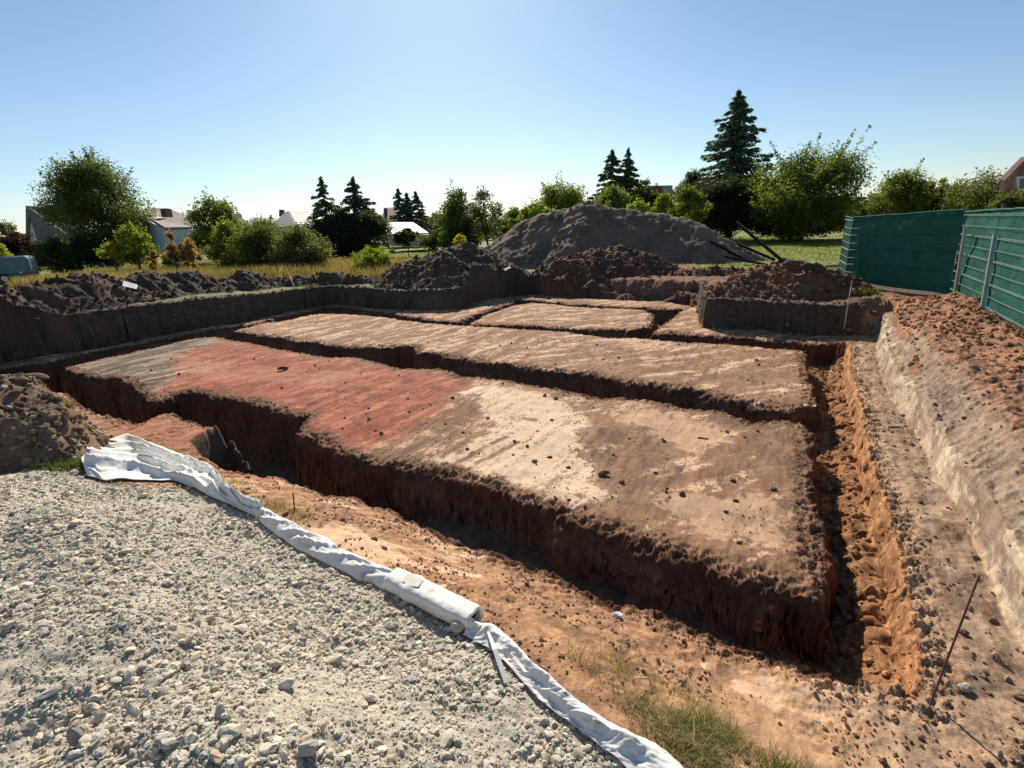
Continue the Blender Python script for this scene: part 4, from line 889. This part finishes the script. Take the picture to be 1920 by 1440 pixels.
upost('shorter galvanised post against the lit fence, nearer the camera', 1863, 437, 1838, 580, (onfence(1863, 437) - .16, onfence(1838, 580) - .18))
M_WOOD = mat('weathered_timber', (.13, .095, .07), .9, var=.3, scale=9, bump=.5)
a, b = np.array(A(1592, 534, 14.2)), np.array(A(1768, 558, 11.5))
root = MB(); dd = b - a; L_ = np.linalg.norm(dd)
root.tube([a + dd * t + np.array([0, 0, .01 * math.sin(9 * t)]) for t in np.linspace(0, 1, 9)], [.10, .105, .1, .098, .102, .1, .095, .1, .09], 6)
tag(root.build('timber_beam', M_WOOD), 'dark weathered timber beam lying along the foot of the shaded fence', 'timber beam')

# ------------------------------------------------------------------ poles, stakes, boards and loose pieces
M_BLACKP = mat('black_pipe', (.014, .014, .016), .9, var=.1, spec=.1, bump=0)
for lb, p, q, r in (('steep black pole propped on the clod heap, its top against the thicket', (1381, 417, 16.4), (1473, 494, 14.2), .048),
                    ('black pole lying along the right slope of the grey mound edge', (1383, 457, 25.4), (1452, 487, 23.2), .065),
                    ('black pole lying on the shaded face of the grey mound', (1332, 453, 24.9), (1404, 491, 23.6), .06),
                    ('thin dark pole near the foot of the grey mound', (1358, 481, 23.6), (1440, 497, 22.8), .05)):
    mb = MB(); P0, P1 = np.array(A(*p)), np.array(A(*q)); mb.tube([P0 + (P1 - P0) * t for t in (0, .5, 1)], r, 10)
    tag(mb.build('pole', M_BLACKP), lb, 'pole', 'black poles by the grey mound')
M_PALEW = mat('pale_wood', (.48, .42, .33), .8, var=.2, scale=30); M_RUST = mat('rusty_steel', (.13, .06, .035), .85, var=.3, scale=40, bump=.3)
M_PINK = mat('pink_paint', (.75, .25, .22), .6, bump=0)
def rod(name, label, cat, p, q, r, m, tip=None):
    P0, P1 = np.array(p, float), np.array(q, float)
    root = tag(empty(name, tuple(P0)), label, cat) if tip else None
    mb = MB(); o = P0 if tip else np.zeros(3)
    mb.tube([P0 - o - (P1 - P0) * .15, P0 - o, P0 + (P1 - P0) * .5 - o, P1 - o], r, 7)
    ob = mb.build('shaft' if tip else name, m, root, smooth=True)
    if tip: mb = MB(); mb.tube([P1 - o - (P1 - P0) * .14, P1 - o + (P1 - P0) * .004], r * 1.12, 7); mb.build('tip', tip, root)
    else: tag(ob, label, cat)
rod('survey_pole', 'slender survey pole with a pink tip at the right rear corner of the dig', 'survey pole', A(1584, 606, 11.35), A(1598, 526, 11.5), .011, M_PALEW, M_PINK)
rod('wooden_stake', 'upright pale wooden stake left of the brown heap', 'stake', A(700, 534, 20.0), A(699, 512, 20.0), .028, M_PALEW)
rod('wooden_stick', 'leaning pale stick on top of the rear wall', 'stick', A(551, 537, 20.3), A(543, 519, 20.5), .03, M_PALEW)
rod('white_peg', 'short white peg on the clod heap', 'peg', A(1511, 492, 13.6), A(1510, 484, 13.6), .025, M_FRAME)
x, y = G(556, 978, -.35); rod('rusty_rod', 'rusty steel rod standing behind the white sheet', 'steel rod', (x, y, float(gz(x, y)[0]) - .02), A(549, 924, y - .02), .006, M_RUST)
x, y = 2.3, 2.2; z = float(gz(x, y)[0]); rod('rusty_rod', 'long leaning rusty rod on the right bank near the camera', 'steel rod', (x, y, z - .02), A(1836, 1078, 2.22), .006, M_RUST)
x, y = G(1843, 1440, -.35); z = float(gz(x, y)[0]); rod('rusty_rod', 'short bent rusty rod in the bottom right corner', 'steel rod', (x, y, z - .01), (x + .10, y + .14, z + .05), .005, M_RUST)
mb = slab([(232, 526, 15.6), (255, 533, 15.4), (253, 541, 15.1), (229, 536, 15.2)], (0.02, .03, -.02)); tag(mb.build('board', M_WHITE), 'white square board lying on the dark left heap', 'board')
mb = slab([(1380, 512, 14.0)] + [(1548, 497, 13.6), (1574, 496, 13.6), (1573, 500, 13.5), (1549, 502, 13.5)][0:0] + [(1381, 512, 14.0), (1381, 513, 14.)], (0, .01, 0)) if False else slab([(1548, 497, 13.5), (1574, 496, 13.5), (1573, 501, 13.4), (1549, 502, 13.4)], (0, .12, .0))
tag(mb.build('board', M_WOOD), 'dark splintered board sticking out of the clod heap', 'board')
mb = slab([(944, 505, 19.6), (956, 500, 19.8), (958, 502, 19.7), (947, 508, 19.5)], (0, .03, .01)); tag(mb.build('board', M_WHITE), 'thin pale splinter between the brown heap and the grey mound', 'board')

def rock(name, label, cat, pos, size, col, seed, m=M_CLOD, flat=(.6, .9), sub=ICO2, jag=.12, az=0., group=None):
    rs = np.random.RandomState(seed); V = variants(sub, 1, rs, jag, flat)[0] * np.array(size)
    R = np.array([[cos(az), -sin(az), 0], [sin(az), cos(az), 0], [0, 0, 1]]); V = V @ R.T
    o = mesh_np(name, V, sub[1], np.array(col) * (1 + .1 * rs.randn(len(V), 1)), m, smooth=False)
    o.location = pos; return tag(o, label, cat, group)
ICO3 = ico(3)
def on(px, py, z=-.7, up=.0):
    for _ in range(4): x, y = G(px, py, z); z = float(gz(x, y)[0])
    return (x, y, z + up)
rock('white_stone', 'single white stone near the rim of the front trench', 'stone', on(1158, 1156, -.6, .02), (.045, .04, .035), (.62, .60, .58), 1, M_STONE)
rock('brick_fragment', 'dark red brick fragment lying on the red soil plot', 'brick fragment', on(531, 694, -.7, .04), (.13, .06, .055), (.15, .055, .04), 2, flat=(.8, .9), az=.3)
rock('soil_clod', 'largest dark clod on the dirt patch of the front plot', 'soil clod', on(1131, 892, -.7, .03), (.085, .05, .045), (.13, .085, .06), 3)
rock('stone', 'flat pale stone on the back edge of the front plot', 'stone', on(1208, 746, -.7, .01), (.10, .06, .03), (.46, .40, .32), 4, M_STONE, az=.2)
rock('stone', 'flat whitish stone on the front plot near its right end', 'stone', on(1318, 822, -.7, .01), (.085, .04, .02), (.5, .44, .38), 5, M_STONE, az=-.5)
rock('flat_stone', 'flat stone lying on the bench beside the right trench', 'stone', on(1675, 801, -.7, .02), (.10, .06, .03), (.42, .34, .25), 6, M_STONE)
rock('stone', 'pale angular stone near the foot of the long rusty rod', 'stone', on(1808, 1293, -.45, .02), (.055, .035, .03), (.40, .34, .27), 7, M_STONE)
rock('stone', 'rounded pale stone resting against the end of the white roll', 'stone', on(862, 1184, .0, .035), (.055, .05, .045), (.46, .42, .37), 8, M_STONE, flat=(.8, .95))
rock('stone', 'grey stone standing up and casting a shadow at the lower left', 'stone', on(146, 1392, .26, .03), (.03, .03, .045), (.24, .22, .2), 9, M_STONE, flat=(.9, 1.1))
rock('stone', 'large flat slab on the gravel at the lower left', 'stone', on(94, 1305, .26, .012), (.048, .038, .02), (.44, .41, .37), 10, M_STONE, az=.9)
rock('stone', 'large rounded stone on the gravel below the middle of the pad', 'stone', on(540, 1287, .2, .02), (.05, .045, .03), (.5, .46, .42), 11, M_STONE)
rock('stone', 'big brownish stone on the gravel near the bottom edge', 'stone', on(583, 1413, .25, .03), (.052, .05, .035), (.36, .32, .27), 12, M_STONE)
for i, (px, py, s_, lb) in enumerate([(1035, 788, .045, 'behind the dirt patch, left'), (1002, 865, .05, 'left of the dirt patch on the pale clay'), (1030, 858, .055, 'pale clay clod cluster beside the dirt patch'), (1066, 877, .045, 'between the pale clay and the dirt patch'), (1067, 938, .04, 'on the pale clay close to the front rim'),
        (1245, 828, .045, 'behind the dirt patch, right'), (1229, 887, .04, 'right edge of the dirt patch'), (1380, 940, .05, 'on the pale right end of the front plot'), (1360, 960, .035, 'small, in front of its neighbour at the right end'), (1450, 918, .06, 'dark red, near the right edge of the front plot')]):
    rock('soil_clod', 'dark clod ' + lb, 'soil clod', on(px, py, -.7, .006), (s_ * .75, s_ * .6, s_ * .5), (.15, .098, .07), 20 + i, group='dark clods on the front plot')
for i, (px, py, sx, c, lb) in enumerate([(1490, 490, .26, (.10, .08, .065), 'largest grey turf lump on top of the clod heap'), (1512, 497, .2, (.085, .07, .055), 'dark turf lump in the middle of the clod heap top'), (1534, 499, .22, (.09, .075, .06), 'long dark turf lump at the right end of the clod heap top')]):
    x, Y_, z_ = A(px, py + 3, 13.5); rock('turf_lump', lb, 'turf lump', (x, Y_, z_), (sx, sx * .7, sx * .75), c, 40 + i, sub=ICO3, jag=.05)
for i, (px, py, sx, c, lb) in enumerate([(1509, 534, .12, (.27, .24, .21), 'flat grey stone slab in the face of the clod heap'), (1438, 548, .10, (.30, .2, .14), 'brown rounded stone at the foot of the clod heap, left'), (1456, 544, .11, (.33, .27, .21), 'paler rounded stone beside the brown one at the foot of the clod heap'), (1490, 541, .08, (.33, .28, .22), 'small upright stone at the foot of the clod heap, centre')]):
    x, Y_ = G(px, py + 6, .05); Y_ = min(Y_, 13.0); x, Y_, z_ = A(px, py, Y_ + (.35 if i == 0 else 0)); rock('stone', lb, 'stone', (x, Y_, z_), (sx, sx * .7, sx * .9), c, 50 + i, M_CLOD, flat=(.8, 1.))
for i, (px, py, sx, lb) in enumerate([(2, 690, .26, 'big brown boulder clod at the left picture edge'), (42, 738, .16, 'dark clod on the rubble heap near the trench end'), (80, 760, .22, 'widest dark clod on the rubble heap'), (62, 786, .13, 'brown clod in the middle of the rubble heap'), (112, 815, .16, 'dark earth lump above the white sheet')]):
    x, y = G(px, py + 6, -.25); Zh = float(H_NEAR(np.array([x]), np.array([y]))[0][0])
    rock('soil_clod', lb, 'soil clod', (x, y, max(Zh, float(gz(x, y)[0])) + .03), (sx, sx * .7, sx * .6), (.14, .10, .07), 60 + i, sub=ICO3, jag=.05, group='big clods on the rubble heap')
rod('dead_twig', 'pale dead twig lying on the rubble heap', 'twig', on(86, 808, -.3, .2), on(126, 828, -.3, .16), .009, M_PALEW)

# ------------------------------------------------------------------ parked trailer, low rail
M_TARP = mat('blue_grey_tarpaulin', (.10, .16, .19), .6, var=.15, scale=2, bump=.3); M_TYRE = mat('rubber', (.02, .02, .02), .8, bump=0); M_LAMP = mat('lamp_lens', (.7, .7, .68), .3, bump=0)
x, y = G(10, 531, 0.); g0 = float(outer_z(np.array([x]), np.array([y]))[0]); tr = tag(empty('covered_trailer', (x, y, g0), radians(28)), 'blue grey tarpaulin covered trailer parked at the left edge', 'trailer')
mb = MB(); mb.box((0, 0, 1.05), (3.4, 1.9, 1.2)); mb.build('cover', M_TARP, tr, bevel=.18)
mb = MB(); mb.box((0, 0, .40), (3.3, 1.8, .3)); mb.build('chassis', mat('dark_steel', (.04, .045, .05), .6), tr, bevel=.03)
for sx in (-1, 1):
    mb = MB(); mb.tube([(.3, sx * .96, .30), (.3, sx * .78, .30)], .30, 18); w = mb.build('wheel', M_TYRE, tr)
    mb = MB(); mb.tube([(.3, sx * .975, .30), (.3, sx * .962, .30)], .16, 14); mb.build('rim', M_GALV, w)
    mb = MB(); mb.box((1.2 * sx, -.965, .62), (.14, .03, .1)); mb.build('lamp', M_LAMP, tr, bevel=.01)
rl = tag(empty('low_rail_fence'), 'low pale rail fence with thin posts at the edge of the left field', 'fence')
P0, P1 = np.array(G(44, 527, .15)), np.array(G(196, 508, .15)); mb = MB()
q = lambda t, z: (P0[0] + (P1[0] - P0[0]) * t, P0[1] + (P1[1] - P0[1]) * t, z)
mb.tube([q(0, .17), q(.5, .17), q(1, .17)], .09, 6); mb.build('rail', M_PALEW, rl)
for t in (.1, .35, .62, .86, .98): mb = MB(); mb.tube([q(t, -.1), q(t, .95)], .035, 6); mb.build('post', M_WOOD, rl)

# ------------------------------------------------------------------ white geotextile
M_FLEECE = mat('white_geotextile', (.78, .76, .71), .9, var=.10, scale=14, bump=.15, spec=.15, trans=.08, bdist=.002)
_r = M_FLEECE.node_tree.nodes['Color Ramp'].color_ramp; _r.elements[0].position = .24; _r.elements[0].color = (.52, .45, .36, 1); _r.elements[1].position = .42; _r.elements[1].color = (.80, .79, .76, 1)
def strip(name, top, bot, nu, nv, prof, parent=None, m=M_FLEECE, zoff=.0):
    """cloth spanned between two ground lines (px on the ground), height from prof(u, v) in metres"""
    def curve(P, n):
        P = np.array([on(*p)[:2] if len(p) == 2 else on(*p)[:2] for p in P]); s_ = np.concatenate([[0], np.cumsum(np.linalg.norm(np.diff(P, axis=0), axis=1))]); t = np.linspace(0, s_[-1], n)
        return np.stack([np.interp(t, s_, P[:, 0]), np.interp(t, s_, P[:, 1])], 1)
    a_, b_ = curve(top, nu), curve(bot, nu)
    ker = np.hanning(9); ker /= ker.sum()
    for c_ in (a_, b_):
        for j in (0, 1): c_[:, j] = np.convolve(np.pad(c_[:, j], 4, mode='edge'), ker, 'valid')
    u = np.linspace(0, 1, nu)[:, None] * np.ones((1, nv)); v = np.linspace(0, 1, nv)[None] * np.ones((nu, 1))
    XY = a_[:, None] * (1 - v[..., None]) + b_[:, None] * v[..., None]
    X, Y = XY[..., 0].ravel(), XY[..., 1].ravel()
    dx, dy, h = prof(u.ravel(), v.ravel()); nrm = (a_ - b_); nrm /= np.linalg.norm(nrm, axis=1)[:, None]; N2 = np.repeat(nrm, nv, axis=0)
    X = X + N2[:, 0] * dy; Y = Y + N2[:, 1] * dy
    Z = gz(X, Y); Zs = Z.reshape(nu, nv); Zs = np.repeat(Zs.mean(1, keepdims=True), nv, 1) * .5 + Zs * .5
    Z = np.maximum(Zs.ravel(), Z) + h + zoff
    id_ = np.arange(nu * nv).reshape(nu, nv); Fq = np.stack([id_[:-1, :-1], id_[:-1, 1:], id_[1:, 1:], id_[1:, :-1]], -1).reshape(-1, 4)
    o = mesh_np(name, np.stack([X, Y, Z], 1), Fq, None, m, parent=parent)
    md = o.modifiers.new('s', 'SOLIDIFY'); md.thickness = .003; md.offset = 1; return o
rip = lambda x, y, s: 1 - np.abs(perlin(x, y, s)) * 2
def prof_sheet(u, v):
    env = ss(v, 0, .12) * ss(v, 1, .9); ends = ss(u, 0, .05)
    h = .012 + .055 * np.sin(pi * np.clip(v * .9 + .05, 0, 1)) * (1 - .4 * u)
    f1 = rip(u * 2.6 + v * 1.0, v * 3.2 - u * 2.2, 4); f2 = rip(u * 6 + v * 2, v * 5 - u * 3, 14)
    h = h + env * ends * (.11 * np.clip(f1, 0, 1) ** 2.2 + .022 * np.clip(f2, 0, 1) ** 3) * (1 - .35 * u)
    h = h + .025 * ss(v, .12, 0) * 0
    return 0 * u, .02 * perlin(u * 9, v * 2, 5), h
gt = tag(empty('geotextile_sheet'), 'crumpled white geotextile sheet bunched between the gravel and the soil, upper left', 'geotextile')
strip('sheet', [(158,882),(168,862),(188,846),(215,839),(238,830),(262,834),(300,849),(345,868),(400,900),(420,922),(450,940),(478,952),(500,960)], [(163,893),(180,897),(200,905),(225,903),(255,906),(290,910),(330,914),(370,922),(400,936),(430,948),(450,958),(470,967),(492,974)], 190, 90, prof_sheet, gt)
def prof_rope(amp, tw):
    def f(u, v):
        h = amp * np.sin(pi * v) ** .6 * (1 + .15 * perlin(u * 6, v, 3)); w = .5 + .5 * np.sin((u * tw + v * 3.0) * 2 * pi * .9 + 1.5 * perlin(u * 5, v * 2, 8))
        return 0 * u, .018 * perlin(u * 10, v * 1.5, 6), .008 + h + .020 * w ** 2 * np.sin(pi * v) + .010 * rip(u * 22, v * 3, 9) * np.sin(pi * v)
    return f
strip('twisted_strip', [(478,950),(520,972),(560,990),(600,1012),(640,1034),(690,1056),(730,1072),(752,1082)], [(474,968),(505,992),(540,1020),(575,1040),(600,1052),(640,1072),(680,1090),(722,1108)], 160, 40, prof_rope(.05, 7), gt)
def prof_fold(u, v):
    flip = .5 + .5 * np.sin(u * 9 + 1.2)
    h = .02 + (.050 + .02 * perlin(u * 5, 0, 3)) * np.exp(-((v - .28 - .22 * flip) / .26) ** 2) + .016 * rip(u * 8, v * 2, 7) * np.sin(pi * v) + .007 * np.clip(rip(u * 26 + v * 4, v * 3 - u * 6, 17), 0, 1) ** 2
    return 0 * u, .006 * perlin(u * 9, v * .6, 5), h
g2 = tag(empty('geotextile_strip'), 'folded white geotextile strip running from the roll to the bottom edge', 'geotextile')
strip('strip', [(892,1172),(925,1180),(955,1206),(975,1228),(1000,1262),(1040,1290),(1090,1328),(1140,1362),(1180,1385),(1225,1405),(1262,1436),(1300,1475)], [(868,1196),(905,1216),(938,1238),(962,1262),(985,1290),(1010,1318),(1050,1348),(1090,1378),(1120,1402),(1150,1425),(1175,1450),(1210,1500)], 190, 44, prof_fold, g2)
# stiff roll
rp0, rp1 = np.array(on(738, 1098, -.1)), np.array(on(892, 1176, -.1))
g3 = tag(empty('geotextile_roll', tuple(rp0)), 'stiff rolled up end of white geotextile with the shade of its hollow painted as a dark core', 'geotextile roll')
ax = rp1 - rp0; ax[2] *= .6; L_ = np.linalg.norm(ax); an = ax / L_; sd = np.cross(an, (0, 0, 1.)); sd /= np.linalg.norm(sd); upv = np.cross(sd, an)
n, k = 46, 30; V = []
for i in range(n):
    t = i / (n - 1.); c_ = ax * t; w = .068 + .006 * math.sin(3 * t); hh = .052
    bulge = .012 * math.exp(-((t - .28) / .05) ** 2)
    for j in range(k):
        th = 2 * pi * j / k; e = .55
        x_ = np.sign(cos(th)) * abs(cos(th)) ** e * (w + bulge); y_ = np.sign(sin(th)) * abs(sin(th)) ** e * (hh + bulge * .6)
        wr = .004 * perlin(t * 9, j * .8, 3) + .003 * perlin(t * 25, j * .5, 6)
        V.append(c_ + sd * (x_ * (1 + wr * 6)) + upv * (y_ + wr + hh * .8 + .012))
F_ = [(i * k + j, i * k + (j + 1) % k, (i + 1) * k + (j + 1) % k, (i + 1) * k + j) for i in range(n - 1) for j in range(k)]
me = MB(); me.add(np.array(V), F_); o = me.build('roll', M_FLEECE, g3, smooth=True, solid=.012)
me = MB(); me.add(np.array([ax * .93 + (v - ax) * .9 for v in V[-k:]]) , [tuple(range(k))]); me.build('plug', mat('painted_hollow_shade', (.03, .03, .03), .9, bump=0), g3, solid=.01)  # near-black disc stands in for the shade inside the hollow end
pt = MB(); c_ = ax * .3
pt.add(np.array([ax * t + sd * (s_ * .05) + upv * .1165 for t, s_ in ((.16, -.6), (.24, -1), (.36, -.8), (.38, .5), (.3, .9), (.2, .7))]), [(0, 1, 2, 3, 4, 5)]); pt.build('taped_patch', mat('dirty_patch', (.50, .48, .42), .7, var=.12, scale=40), g3, solid=.004)
# grey plastic edging strip
P0, P1 = np.array(on(912, 1192, 0., .07)), np.array(on(950, 1286, .1, .02))
mb = MB(); dd = P1 - P0; s_ = np.cross(dd, (0, 0, 1.)); s_ /= np.linalg.norm(s_)
mb.add(np.array([P0 - s_ * .004, P0 + s_ * .004, P0 + dd * .5 + s_ * .014 + (0, 0, .02), P1 + s_ * .012, P1 - s_ * .012, P0 + dd * .5 - s_ * .012 + (0, 0, .02)]), [(0, 1, 2, 5), (5, 2, 3, 4)])
tag(mb.build('plastic_strip', mat('grey_plastic', (.26, .31, .33), .5, bump=0), None, solid=.004), 'narrow grey plastic strip sticking out from under the white roll', 'plastic strip')
# broken pipe in the right trench
pp = tag(empty('broken_pipe'), 'broken grey pipe end hanging in the near end of the right trench', 'pipe')
M_PIPE = mat('muddy_grey_pipe', (.17, .19, .20), .6, var=.25, scale=40, bump=.2)
def pipe(pts, r, nm):
    mb = MB(); mb.tube(pts, r, 14, caps=False); mb.build(nm, M_PIPE, pp, smooth=True, solid=.004)
a_, b_, c_ = np.array([*G(1686, 1208, -.98), -.98]), np.array([*G(1702, 1243, -.88), -.88]), np.array([*G(1736, 1292, -.76), -.76])
pipe([a_, a_ + (b_ - a_) * .5 + (0, 0, .015), b_ - (b_ - a_) * .05], [.022, .024, .02], 'sleeve'); pipe([b_ + (c_ - b_) * .05, b_ + (c_ - b_) * .5, c_], [.022, .021, .02], 'pipe_end')
# loop of dry root in the grass
c0 = np.array(on(1203, 1285, -.35)); mb = MB(); mb.tube([c0 + np.array([.05 * cos(t), .01 * sin(3 * t), .01 + .055 * sin(t)]) for t in np.linspace(-.3, pi, 12)], .004, 6)
tag(mb.build('dry_root', M_PALEW), 'pale looped dry root in the grass by the white strip', 'root')
print('all', time.time() - T0)
